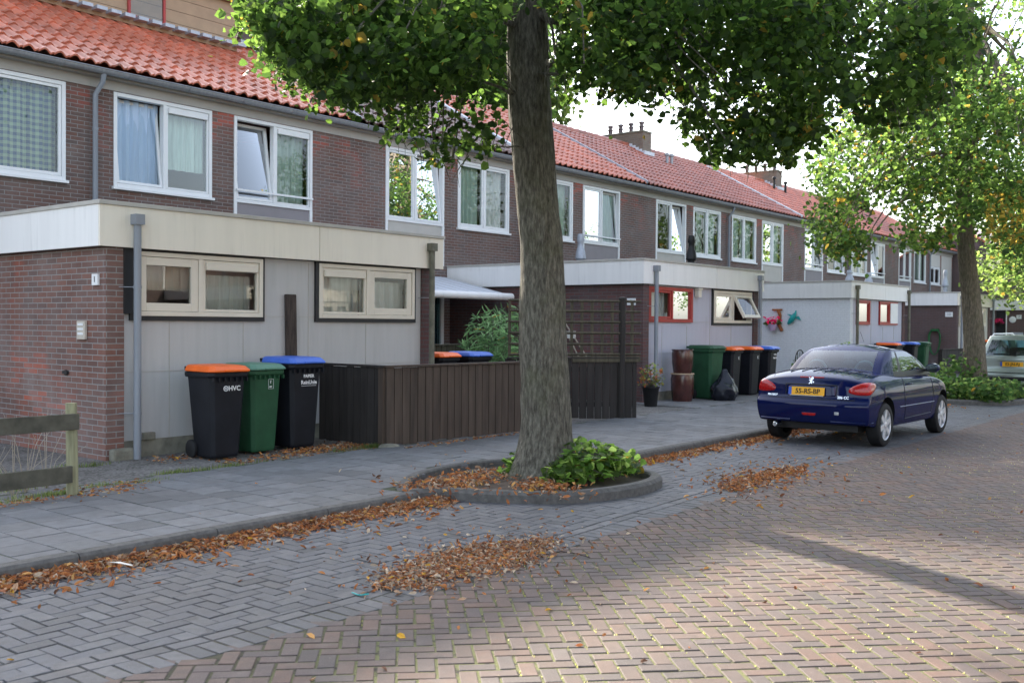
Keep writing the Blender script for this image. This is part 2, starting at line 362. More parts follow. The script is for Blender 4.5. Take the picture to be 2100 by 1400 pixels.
# ================================================================ GROUND
def struct(o): o['kind']='structure'; return o
g=MB().add([(-300,-300,-.08),(500,-300,-.08),(500,500,-.08),(-300,500,-.08)],[(0,1,2,3)]); struct(g.build('ground',soil))
def sheet(name,x0,x1,y0,y1,z,m,zb=None):
    s=MB().box(x0,y0,z-.05 if zb is None else zb,x1,y1,z); return struct(s.build(name,m))
KY=6.02                                     # kerb front face
sheet('road_base',-12,90,-3.4,4.2,-.0028,grout)
sheet('parking_base',-12,90,4.2,KY,-.004,groutd)
sheet('gravel_strip',-12,90,8.6,15,.075,gravel)
sheet('opposite_pavement',-12,90,-8.9,-3.4,.06,groutt)
YE=np.array([[-12,4.5],[1,4.4],[2.0,4.36],[2.8,4.28],[3.9,4.24],[5.0,4.3],[5.8,4.34],[8.8,4.46],[13,4.5],[90,4.54]])
def yedge(x): return np.interp(x,YE[:,0],YE[:,1])
def bricks(name,cells,W,ang,org,inside,colf,mat,z=0.,joint=.010,clampf=None,jit=.0015,h=.02):
    """cells: (cx,cy,lx,ly) in pattern units; returns one mesh of bevelled pavers"""
    c=np.array(cells,dtype=float); n=len(c); a=np.array([[math.cos(ang),-math.sin(ang)],[math.sin(ang),math.cos(ang)]])
    ctr=np.stack([(c[:,0]+c[:,2]/2)*W,(c[:,1]+c[:,3]/2)*W],1)@a.T+org
    k=inside(ctr); c=c[k]; ctr=ctr[k]; n=len(c)
    hx=c[:,2]*W/2-joint/2+rng.normal(0,.0012,n); hy=c[:,3]*W/2-joint/2+rng.normal(0,.0012,n)
    off=rng.normal(0,jit,(n,2)); rt=rng.normal(0,.009,n)
    zt=z+np.abs(rng.normal(0,.0014,n)); tx=rng.normal(0,.005,n); ty=rng.normal(0,.005,n)
    V=np.zeros((n,8,3)); b=.003
    for i,(sx,sy) in enumerate(((-1,-1),(1,-1),(1,1),(-1,1))):
        for lay,(bb,dz) in enumerate(((b,0.),(0,-.0022))):
            x=sx*(hx-bb); y=sy*(hy-bb); xr=x*np.cos(rt)-y*np.sin(rt)+off[:,0]; yr=x*np.sin(rt)+y*np.cos(rt)+off[:,1]
            V[:,i+4*lay,0]=a[0,0]*xr+a[0,1]*yr+ctr[:,0]; V[:,i+4*lay,1]=a[1,0]*xr+a[1,1]*yr+ctr[:,1]; V[:,i+4*lay,2]=zt+dz+tx*x+ty*y
    lowv=V[:,4:,:].copy(); lowv[:,:,2]=z-h; V=np.concatenate([V,lowv],1).reshape(-1,3)
    if clampf is not None: V=clampf(V)
    fb=[(0,1,2,3)]+[(i+4,(i+1)%4+4,(i+1)%4,i) for i in range(4)]+[(i+8,(i+1)%4+8,(i+1)%4+4,i+4) for i in range(4)]
    Fc=(np.array(fb)[None]+12*np.arange(n)[:,None,None]).reshape(-1,4)
    col=np.repeat(colf(ctr,n),12,axis=0)
    return struct(npmesh(name,V,Fc,mat,col))
def herring(n0,n1,m0,m1):
    out=[]
    for x in range(n0,n1):
        for y in range(m0,m1):
            r=(x-y)%4
            if r==0: out.append((x,y,2,1))
            elif r==3: out.append((x,y,1,2))
    return out
def inpoly(u,v,poly):
    p=np.array(poly,float); r=np.zeros(len(u),bool); j=len(p)-1
    for i in range(len(p)):
        c=((p[i,1]>v)!=(p[j,1]>v))&(u<(p[j,0]-p[i,0])*(v-p[i,1])/(p[j,1]-p[i,1]+1e-9)+p[i,0]); r^=c; j=i
    return r
def vis(P,marg=350,dmax=34):
    P3=np.concatenate([P,np.zeros((len(P),1))],1); u,v,d=npx(P3); return (d>.6)&(d<dmax)&(u>-marg)&(u<2100+marg)&(v<1400+marg*1.3)
def palette(cols,wts,var=.12):
    cols=np.array(cols); wts=np.array(wts)/sum(wts)
    def f(ctr,n):
        c=cols[rng.choice(len(cols),n,p=wts)]; return np.clip(c*rng.normal(1,var,(n,1)),.01,1)
    return f
RW=.0905
cells=herring(-60,430,-330,230)
cc=np.array(cells,float); q=np.stack([(cc[:,0]+1)*RW,(cc[:,1]+.5)*RW],1); 
A45=R(45)
bricks('road',cells,RW,A45,np.array([2.,-4.]),lambda P:(P[:,1]<yedge(P[:,0])-.26)&(P[:,1]>-3.3)&vis(P),
  palette([(.138,.092,.073),(.125,.086,.074),(.116,.085,.077),(.148,.09,.068),(.1,.078,.072)],[4,3,3,2,1],.06),paverm,joint=.013)
PW=.1
def clampY(lo,hi):
    def f(V): V[:,1]=np.clip(V[:,1],lo(V[:,0]) if callable(lo) else lo,hi(V[:,0]) if callable(hi) else hi); return V
    return f
bricks('parking_lane',herring(0,330,0,30),PW,0,np.array([0.,4.1]),lambda P:(P[:,1]>yedge(P[:,0])-.04)&(P[:,1]<KY+.1)&vis(P),
  palette([(.108,.113,.126),(.095,.1,.113),(.12,.124,.132),(.082,.087,.096)],[4,3,3,1],.08),greym,joint=.008,clampf=clampY(lambda x:yedge(x)+.012,KY-.004))
# the two edging rows between road and parking lane
def rowcells(y0,wy,L,n,off=0): return [(i*L+off,y0,L,wy) for i in range(n)]
def bend(V): V[:,1]+=yedge(V[:,0]); return V
bricks('edging_rows',rowcells(0,.1,.2,160)+rowcells(-.1,.1,.2,160,.1)+[(i*.1,-.3,.1,.2) for i in range(330)],1,0,np.array([0.,0.]),lambda P:vis(P+np.array([0,4.4])),
  palette([(.11,.113,.122),(.125,.125,.13),(.095,.098,.105)],[1,1,1],.1),greym,joint=.012,clampf=bend)
def smooth_loop(ctrl,m=8):
    out=[];n=len(ctrl)
    for i in range(n):
        p0,p1,p2,p3=[np.array(ctrl[(i+k-1)%n]) for k in range(4)]
        for t in np.linspace(0,1,m,endpoint=False):
            out.append(tuple(.5*((2*p1)+(-p0+p2)*t+(2*p0-5*p1+4*p2-p3)*t*t+(-p0+3*p1-3*p2+p3)*t**3)))
    return out
isl=smooth_loop([(6.22,6.2),(6.5,5.97),(6.72,5.5),(7.02,5.08),(7.5,4.86),(8.1,4.81),(8.6,5.0),(8.82,5.5),(8.84,6.1),(8.68,6.6),(8.3,6.92),(7.8,7.02),(7.1,6.9),(6.5,6.55)])
# pavement tiles 30x30, half-offset
tiles=[]
for i in range(0,118):
    for j in range(-1,10): tiles.append((i*.3,j*.3+(.15 if i%2 else 0),.3,.3))
bricks('pavement',tiles,1,0,np.array([.2,KY+.12]),lambda P:(P[:,1]>KY+.1)&(P[:,1]<8.62)&vis(P,600,40)&~inpoly(P[:,0],P[:,1],isl),
  palette([(.155,.16,.168),(.14,.145,.15),(.17,.172,.177),(.12,.125,.13)],[4,3,2,1],.06),tilem,z=.088,joint=.010,clampf=clampY(KY+.13,8.6),jit=.001,h=.03)
yard=[(i*.3,j*.3,.3,.3) for i in range(0,20) for j in range(0,6)]
bricks('front_path',yard,1,0,np.array([16.0,8.62]),lambda P:vis(P,300,40),palette([(.2,.2,.2),(.17,.17,.17)],[1,1],.08),tilem,z=.089,joint=.006,h=.03)
# kerb stones (continuous with joints)
k=MB()
def kerbrun(k,pts,w,zt,L=1.0,zb=-.1):
    """kerb of stones along polyline, inner side to the left"""
    P=[Vector((*p,0)) for p in pts]
    for a,b in zip(P[:-1],P[1:]):
        d=(b-a); l=d.length; n=max(1,round(l/L)); d/=l; nn=Vector((-d.y,d.x,0))
        for i in range(n):
            p0=a+d*(l*i/n+.003); p1=a+d*(l*(i+1)/n-.003); ch=.02
            prof=[(0,zb),(0,zt-ch),(ch,zt),(w,zt),(w,zb)]
            k.add([Vector((*(p+nn*u).xy,z)) for p in(p0,p1) for u,z in prof],[(0,1,2,3,4),(9,8,7,6,5)]+[(j,j+5,(j+1)%5+5,(j+1)%5) for j in range(5)])
kerbrun(k,[(-12,KY),(6.25,KY)],.12,.095); kerbrun(k,[(8.75,KY),(21.35,KY)],.12,.095); kerbrun(k,[(24.2,KY),(90,KY)],.12,.095)
struct(k.build('kerb',kerbm,bev=.004))
def ring(pts,w,zt,name,loc):
    # closed planter kerb ring with a rounded top edge
    n=len(pts); P=[Vector((*p,0)) for p in pts]; c=sum(P,Vector())/n; vs=[];fs=[]
    prof=[(0,-.1),(0,zt-.03),(.03,zt),(w-.015,zt),(w,zt-.015),(w,-.02)]
    for i,p in enumerate(P):
        t=(P[(i+1)%n]-P[i-1]).normalized(); nn=Vector((-t.y,t.x,0))
        vs+=[Vector((*(p+nn*u).xy,z)) for u,z in prof]
    for i in range(n):
        j=(i+1)%n
        for q in range(5): fs.append((i*6+q,j*6+q,j*6+q+1,i*6+q+1))
    m=MB().add(vs,fs); inner=[vs[i*6+5].copy() for i in range(n)]
    return m,inner
def island(name,loop,label,zt=.102):
    m,inner=ring(loop,.12,zt,name,None); struct(m.build(name,kerbm,smooth=True))
    n=len(inner); c=sum(inner,Vector())/n; c.z=.075
    vs=[c]+[Vector((*(c+(p-c)*f).xy,.03+.045*(1-f)+random.uniform(-.006,.006))) for f in(.35,.7,1.03) for p in inner]
    fs=[(0,1+i,1+(i+1)%n) for i in range(n)]
    for r_ in range(2):
        for i in range(n): fs.append((1+r_*n+i,1+(r_+1)*n+i,1+(r_+1)*n+(i+1)%n,1+r_*n+(i+1)%n))
    struct(MB().add(vs,fs).build('planting_soil',soil,smooth=True))
pb=MB().box(-12,KY+.1,.03,6.0,8.6,.0845).box(9.1,KY+.1,.03,90,8.6,.0845).box(6.0,7.2,.03,9.1,8.6,.0845)
for i in range(62):
    for j in range(22):
        x=6+i*.05; y=KY+.1+j*.0491
        if not inpoly(np.array([x+.025]),np.array([y+.025]),isl)[0]: pb.add([(x,y,.0845),(x+.05,y,.0845),(x+.05,y+.0491,.0845),(x,y+.0491,.0845)],[(0,1,2,3)])
struct(pb.build('pavement_base',groutt))
island('planter_kerb',isl,'')
isl2=smooth_loop([(21.4,6.6),(21.35,5.9),(21.5,5.2),(21.9,4.8),(22.8,4.62),(23.6,4.9),(24.0,5.5),(24.1,6.4),(23.5,6.9),(22.2,6.9)])
island('far_planter_kerb',isl2,'')
# ================================================================ WINDOWS
def tiltfn(axis_z,ang,y0,top=True):
    """rotate about a horizontal axis along x at (y0,axis_z)"""
    c,s_=math.cos(ang),math.sin(ang)
    def f(p):
        dy,dz=p.y-y0,p.z-axis_z; return Vector((p.x,y0+dy*c-dz*s_,axis_z+dy*s_+dz*c))
    return f
def window(par,x0,x1,z0,z1,yf,fm=white,panes=(),fr=.06,label=None,sill=True,mull=None,depth=.1,glassm=None):
    """casing frame (part) with sub-parts sash, pane, curtain, sill. panes: dicts x0,x1 (fractions), z0,z1, tilt, curtain, vent, bar"""
    m=MB().frame(x0,z0,x1,z1,fr,yf-.015,yf+depth)
    for q in (mull or [p['x1'] for p in panes[:-1]]):
        xm=x0+(x1-x0)*q; m.box(xm-.03,yf-.012,z0+fr,xm+.03,yf+depth-.005,z1-fr)
    fo=m.build('window',fm,par,bev=.004)
    if label: fo['label']=label
    if sill: MB().box(x0-.03,yf-.06,z0-.045,x1+.03,yf+.02,z0-.002).build('sill',fm,fo,bev=.004)
    for p in panes:
        a=x0+(x1-x0)*p['x0']+(fr if p['x0']==0 else .03); b=x0+(x1-x0)*p['x1']-(fr if p['x1']==1 else .03)
        c=z0+fr if 'z0' not in p else p['z0']; d=z1-fr if 'z1' not in p else p['z1']
        t=p.get('tilt',0); st=p.get('sash',.045)
        f=None
        if t>0: f=tiltfn(c,-R(t),yf+.03)       # top leans inwards
        if t<0: f=tiltfn(d,R(t),yf)            # bottom hung outwards
        if p.get('side'):
            g=R(p['side']); xh=b
            f=lambda v,xh=xh,g=g:Vector((xh+(v.x-xh)*math.cos(g),v.y-(xh-v.x)*math.sin(g),v.z))
        vt=p.get('vent')
        if st:
            m=MB().frame(a+.004,c+.004,b-.004,d-.004,st,yf+.0,yf+.055)
            if f: m.xf(f)
            m.build('sash',p.get('m',fm),fo,bev=.003)
        dd=d-st-(.09 if vt else 0)
        m=MB().add([(a+st,yf+.03,c+st),(b-st,yf+.03,c+st),(b-st,yf+.03,dd),(a+st,yf+.03,dd)],[(0,1,2,3)])
        if f: m.xf(f)
        m.build('pane',glassm or glass,fo)
        if vt:
            m=MB().box(a+st,yf-.03,dd,b-st,yf+.045,d-st); m.build('vent_strip',fm,fo,bev=.01)
        if p.get('bar'): MB().box(x0+fr*.3,yf-.06,p['bar'],x1-fr*.3,yf-.035,p['bar']+.035).build('safety_rail',fm,fo)
        cm=p.get('curtain')
        if cm:
            n=40; vs=[]; y=yf+.17+random.uniform(0,.03); fq=random.uniform(26,40); ct=p.get('ctop',d); cb=p.get('cbot',c); aa=a+(b-a)*p.get('ca',0); bb=a+(b-a)*p.get('cb',1)
            for i in range(n+1):
                x=aa+(bb-aa)*i/n; yy=y+.022*math.sin(x*fq)+.01*math.sin(x*fq*2.3+1); vs+=[(x,yy,cb),(x,yy,ct)]
            MB().add(vs,[(2*i,2*i+2,2*i+3,2*i+1) for i in range(n)]).build('curtain',cm,fo,smooth=True)
    return fo
def wall_holes(m,x0,x1,z0,z1,y,holes,th=.11,side=1):
    """front wall slab in plane y with rectangular openings and reveals"""
    xs=sorted({x0,x1}|{h[0] for h in holes}|{h[1] for h in holes}); zs=sorted({z0,z1}|{h[2] for h in holes}|{h[3] for h in holes})
    for i in range(len(xs)-1):
        for j in range(len(zs)-1):
            cx,cz=(xs[i]+xs[i+1])/2,(zs[j]+zs[j+1])/2
            if any(h[0]<cx<h[1] and h[2]<cz<h[3] for h in holes): continue
            m.add([(xs[i],y,zs[j]),(xs[i+1],y,zs[j]),(xs[i+1],y,zs[j+1]),(xs[i],y,zs[j+1])],[(0,1,2,3)])
    for h in holes:
        a,b,c,d=h; m.add([(a,y,c),(b,y,c),(b,y,d),(a,y,d),(a,y+th,c),(b,y+th,c),(b,y+th,d),(a,y+th,d)],[(0,4,5,1),(1,5,6,2),(2,6,7,3),(3,7,4,0)])
    return m
# ================================================================ HOUSES
YM,YR,ZE,ZR=14.9,18.5,5.40,7.66             # facade plane, ridge, eave and ridge height
PITCH=math.atan2(ZR-ZE-.1,YR-YM+.25)
def roof_sheet(W,name,half='front'):
    """pantile slope, local x 0..W, y from eave to ridge"""
    nt_=round(W/.2335); nc=12; L=math.hypot(YR-YM+.25,ZR-ZE-.1); cl=L/nc; tw=W/nt_; ns=9
    cs,sn=math.cos(PITCH),math.sin(PITCH); V=[];Fc=[]
    prof=[]
    for k in range(ns+1):
        t=k/ns; prof.append((t, .034*math.sin(2*math.pi*(t-.12))+ (.022 if t>.86 else 0)))
    for c in range(nc):
        base=len(V); s0,s1=c*cl-.03,(c+1)*cl+.01
        for r,(s_,up,th) in enumerate(((s0,.036,-.03),(s0,.036,0),(s1,.0,0))):
            for tno in range(nt_):
                ju=random.uniform(-.004,.004)
                for t,h in prof:
                    u=s_; n=h+up+th+ju
                    V.append((tno*tw+t*tw*.999, u*cs-n*sn, u*sn+n*cs))
        row=nt_*(ns+1)
        for r in range(2):
            for i in range(row-1):
                if (i+1)%(ns+1)==0: continue
                a=base+r*row+i; Fc.append((a,a+1,a+row+1,a+row))
    return V,Fc
ROOFS={}
def roof_mesh(W):
    key=round(W,2)
    if key not in ROOFS:
        V,Fc=roof_sheet(W,'r'); me=bpy.data.meshes.new('roof_tiles'); me.from_pydata(V,[],Fc); me.materials.append(tile_or)
        me.polygons.foreach_set('use_smooth',[True]*len(Fc)); me.set_sharp_from_angle(angle=R(45)); ROOFS[key]=me
    return ROOFS[key]
HX0,HP=8.1,5.37
def pane2(l,r): return [dict(x0=0,x1=.5,**l),dict(x0=.5,x1=1,**r)]
def house(i,label,tile,wp,fp,spm=spand,chim=True,W=HP,flash=None,pipe=True,special=None,fr=white):
    X=HX0+HP*i; left=(i%2==0)
    h=thing('terraced_house',label,'house',(X,YM,0),'row of terraced houses')
    mir=(lambda a,b:(X+a,X+b)) if left else (lambda a,b:(X+HP-b,X+HP-a))
    wx=mir(.39,2.2); fx=mir(2.65,4.41); hw=(wx[0],wx[1],3.68,5.17); hf=(fx[0],fx[1],3.1,5.17)
    holes=[hw,hf] if special is None else special[0]
    m=wall_holes(MB(),X,X+W,0,5.18,YM,holes)
    m.add([(X,YM,0),(X,YR+3.6,0),(X,YR+3.6,5.2),(X,YM,5.2)],[(0,1,2,3)]).add([(X+W,YM,0),(X+W,YR+3.6,0),(X+W,YR+3.6,5.2),(X+W,YM,5.2)],[(0,1,2,3)])
    m.add([(X,YM,5.2),(X+W,YM,5.2),(X+W,YR+3.6,5.2),(X,YR+3.6,5.2)],[(0,1,2,3)]).add([(X,YR+3.6,0),(X+W,YR+3.6,0),(X+W,YR+3.6,5.2),(X,YR+3.6,5.2)],[(0,1,2,3)])
    for xx in (X+.002,X+W-.002): m.add([(xx,YM,5.2),(xx,YR,ZR),(xx,YR+3.6,5.2)],[(0,1,2)])
    m.build('wall',brick_up,h)
    MB().add([(X+.02,YM+2.2,2.9),(X+W-.02,YM+2.2,2.9),(X+W-.02,YM+2.2,5.19),(X+.02,YM+2.2,5.19)],[(0,1,2,3)]).add([(X+.02,YM+.12,2.95),(X+W-.02,YM+.12,2.95),(X+W-.02,YM+2.2,2.95),(X+.02,YM+2.2,2.95)],[(0,1,2,3)]).build('room_back_wall',darkin,h)  # back plane and floor coloured near-black for the unlit room
    # windows
    if special is None:
        window(h,wx[0],wx[1],3.68,5.17,YM,fr,wp)
        sp=fp if isinstance(fp,list) else fp
        window(h,fx[0],fx[1],3.66,5.17,YM-.004,fr,sp,sill=False)
        MB().box(fx[0],YM-.02,2.8,fx[0]+.06,YM+.08,3.66).build('window_post',fr,h); MB().box(fx[1]-.06,YM-.02,2.8,fx[1],YM+.08,3.66).build('window_post',fr,h)
        MB().box(fx[0]+.06,YM+.01,2.8,fx[1]-.06,YM+.06,3.66).build('spandrel_panel',spm,h)
    else: special[1](h,X)
    # eave board, gutter, roof
    MB().box(X+.001,YM-.02,5.18,X+W-.001,YM+.05,5.36).box(X+.001,YM-.16,5.33,X+W-.001,YM-.02,5.36).build('eave_board',eave,h)
    g=MB(); n=9; y0,zc,rg=YM-.24,5.42,.075; vs=[]
    for xx in (X,X+W):
        for k in range(n+1):
            t=math.pi+math.pi*k/n; vs.append((xx,y0+rg*math.cos(t),zc+rg*math.sin(t)))
        for k in range(n,-1,-1):
            t=math.pi+math.pi*k/n; vs.append((xx,y0+(rg-.008)*math.cos(t),zc+(rg-.008)*math.sin(t)))
    q=2*(n+1); g.add(vs,[(k,(k+1)%q,(k+1)%q+q,k+q) for k in range(q)])
    g.tube([(X,y0-rg,zc),(X+W,y0-rg,zc)],.011,8)
    xx=X+.5
    while xx<X+W: g.tube([(xx+0,y0+(rg+.004)*math.cos(math.pi+math.pi*k/8),zc+(rg+.004)*math.sin(math.pi+math.pi*k/8)) for k in range(9)],.006,6); xx+=1.07
    gu=g.build('gutter',zinc,h,smooth=True)
    rf=link('roof',roof_mesh(W),h); rf.location=(0,-.25,ZE+.1)
    rf.material_slots[0].link='OBJECT'; rf.material_slots[0].material=tile
    rb=MB().add([(X,YR,ZR-.02),(X+W,YR,ZR-.02),(X+W,YR+3.7,ZE),(X,YR+3.7,ZE)],[(0,1,2,3)]).build('rear_roof_slope',tile,h)
    rd=MB()
    for k in range(int(W/.36)):
        a=X+k*.36; rd.tube([(a,YR,ZR+.0),(a+.37,YR,ZR+.012)],[.1,.115],12)
    rd.build('ridge_tiles',tile,h,smooth=True)
    if flash:
        s_=Vector((0,math.cos(PITCH),math.sin(PITCH))); nrm=Vector((0,-math.sin(PITCH),math.cos(PITCH))); a=Vector((X+W,YM-.28,ZE+.09)); L=math.hypot(YR-YM+.25,ZR-ZE-.1)
        m=MB(); wd=.07 if flash=='pale' else .035
        v=[a+Vector((-wd,0,0)),a+Vector((wd,0,0)),a+Vector((wd,0,0))+s_*L,a+Vector((-wd,0,0))+s_*L]; m.poly(v,nrm*.075); m.build('verge_flashing',leadw if flash=='pale' else lead,h)
    if pipe and left:
        px=X+.04; MB().tube([(px+.06,YM-.23,5.36),(px+.06,YM-.2,5.24),(px,YM-.09,5.05),(px,YM-.09,2.85)],[.045,.04,.04,.04],12).tube([(px,YM-.09,4.5),(px,YM-.09,4.54)],.046,12).tube([(px,YM-.09,3.4),(px,YM-.09,3.44)],.046,12).build('downpipe',pipem,h,smooth=True)
    if chim:
        cx=X+W+.0 if not left else X+.0; tz=ZR+.42
        c=MB().box(cx-.28,YR-.62,ZR-.75,cx+.28,YR+1.1,tz).build('chimney',brick_ch,h)
        MB().box(cx-.31,YR-.65,tz,cx+.31,YR+1.13,tz+.05).build('chimney_cap',concrete,c)
        pt=MB()
        for k in range(4):
            y=YR-.4+k*.42; pt.lathe((cx,y,tz+.05),[(.075,0),(.07,.16),(.1,.17),(.1,.2),(.065,.21),(.065,.27),(.1,.28),(.1,.33),(.05,.36)],12)
        for k in range(1): pt.build('chimney_pots',clay,c,smooth=True)
        fl=MB()
        for k in range(5): y=YR-.6+k*.13; z=ZE+.1+(y-YM+.25)*math.tan(PITCH); fl.box(cx-.32,y-.13,z-.02,cx+.32,y+.02,z+.1)
        fl.build('chimney_flashing',leadw,c)
    return h
G=dict(curtain=curtg); Wc=dict(curtain=curtw); N={}
ho=[]
ho.append(house(-1,'nearest brick house with checkered curtain window, left of the first downpipe',tile_or,
   [dict(x0=0,x1=1,curtain=curtc)],pane2(G,G),chim=False))
h0=house(0,'brick house with orange roof and tan clad dormer, above the first storage annex',tile_or,
   [dict(x0=0,x1=.5,tilt=7.5,curtain=curtsky),dict(x0=.5,x1=1,vent=1,curtain=curtg,sash=.03,cbot=4.1)],
   [dict(x0=0,x1=.5,tilt=8.5),dict(x0=.5,x1=1,vent=1,curtain=curtg,bar=3.86,sash=.03)],chim=False,flash='lead')
h1=house(1,'brick house with dark brown tiles, between the first annex and the near tree trunk',tile_br,
   pane2(dict(curtain=curtg),dict(curtain=curtw)),[dict(x0=0,x1=.5,curtain=curtg),dict(x0=.5,x1=1,tilt=6,curtain=curtg)],spm=spandc,chim=False,flash='pale')
h2=house(2,'brick house with orange roof, its facade partly behind the near tree trunk',tile_or,
   pane2(G,dict(curtain=curtg,tilt=0)),[dict(x0=0,x1=.5,curtain=curtg),dict(x0=.5,x1=1,tilt=5,curtain=curtg,bar=3.86)],chim=False,flash='lead')
h3=house(3,'brick house with weathered brown-orange tiles above the annex with the red window',tile_mx,
   pane2(dict(curtain=curtg,ca=.5),dict(curtain=curtg)),[dict(x0=0,x1=.5,tilt=0),dict(x0=.5,x1=1,tilt=7)],spm=spandc,chim=True)
h4=house(4,'brick house with weathered tiles, right of the first visible chimney',tile_mx,
   pane2(G,G),pane2(G,G),spm=spandc,chim=False,flash='pale')
h5=house(5,'brick house with orange roof and dark vent pipes, left of the far tree',tile_or,
   pane2(N,dict(tilt=5)),[dict(x0=0,x1=.5,bar=3.86),dict(x0=.5,x1=1,tilt=5)],chim=True)
h6=house(6,'brick house behind the lower crown of the far tree',tile_or,pane2(Wc,Wc),[dict(x0=0,x1=.5,tilt=7),dict(x0=.5,x1=1,bar=3.86)],chim=False)
h7=house(7,'brick house second from the end of the row, left of the far trunk',tile_mx,pane2(Wc,G),[dict(x0=0,x1=.5,bar=3.86),dict(x0=.5,x1=1,curtain=curtw)],chim=True)
# chimney shared between orange and dark roof above the first annex, and the clad dormer: parts of house 0
c=MB().box(13.12,17.95,7.0,13.72,19.3,8.28).build('chimney',brick_br,h0); MB().box(13.05,17.85,7.42,13.8,17.95,7.52).build('chimney_flashing',lead,c)
dm=MB()
for k in range(4): dm.box(6.2,17.42,7.1+k*.24,12.64,20.2,7.1+k*.24+.232)
dmo=dm.build('dormer',woodclad,h0)
MB().box(6.1,17.28,8.06,12.8,20.3,8.34).build('dormer_fascia',woodclad,dmo)
MB().box(6.08,17.24,8.34,12.84,20.3,8.40).build('dormer_coping',lead,dmo)
fl=MB()
for k in range(24): fl.box(6.2+k*.275,17.22,7.17,6.2+k*.275+.2,17.43,7.235)
fl.build('dormer_flashing',lead,dmo)
dw=MB().frame(10.2,7.22,10.98,8.05,.05,17.38,17.43).build('dormer_window',redfr,dmo); MB().add([(10.25,17.40,7.27),(10.93,17.40,7.27),(10.93,17.40,8.0),(10.25,17.40,8.0)],[(0,1,2,3)]).build('dormer_pane',glass,dmo)
def sp8(h,X):
    window(h,X+.25,X+1.95,3.68,4.55,YM,white,pane2({},{}))
    MB().box(X+.25,YM-.01,4.56,X+1.95,YM+.06,5.17).build('white_panel',panelc,h)
    MB().box(X+2.2,YM-.01,2.8,X+4.0,YM+.06,5.17).build('white_panel',panelc,h)
h8=house(8,'last brick house of the row, with tall pale panels beside a small window',tile_or,None,None,W=4.15,special=([(HX0+HP*8+.25,HX0+HP*8+1.95,3.68,5.17),(HX0+HP*8+2.2,HX0+HP*8+4.0,2.8,5.17)],sp8),chim=True)
# vent pipes on the roofs
def vent(x,y,col,h,par):
    z=ZE+.1+(y-YM+.25)*math.tan(PITCH); MB().lathe((x,y,z-.05),[(.05,0),(.05,h),(.085,h+.01),(.085,h+.07),(.04,h+.11)],12).build('roof_vent',col,par,smooth=True)
vent(30.1,17.4,zinc,.32,h4); vent(30.5,17.45,zinc,.32,h4)
vent(39.2,17.6,ironb,.5,h5); vent(40.1,17.5,ironb,.45,h5)
MB().tube([(7.95,17.0,7.0),(8.0,16.85,7.05)],.12,8).build('roof_vent',lead,ho[0])
# end building across the end of the row
eb=thing('end_house','brown brick house across the end of the row, gable facing the camera','house',(55.3,12,0))
YA=15.0
MB().add([(55.3,4,0),(55.3,19,0),(55.3,19,4.6),(55.3,YA,6.85),(55.3,4,1.5+.0)],[(0,1,2,3,4)]) if 0 else None
def gz_(y): return 6.9-.62*abs(y-YA)
m=MB(); m.poly([(55.3,7,0),(55.3,22,0),(55.3,22,gz_(22)),(55.3,YA,gz_(YA)),(55.3,7,gz_(7))],(9,0,0)); m.build('wall',brick_br,eb)
for a_,b_ in ((7,YA),(YA,22)): m=MB().poly([(55.2,a_,gz_(a_)+.03),(55.2,b_,gz_(b_)+.03),(55.2,b_,gz_(b_)+.15),(55.2,a_,gz_(a_)+.15)],(9.2,0,0)); m.build('roof',tile_or,eb)
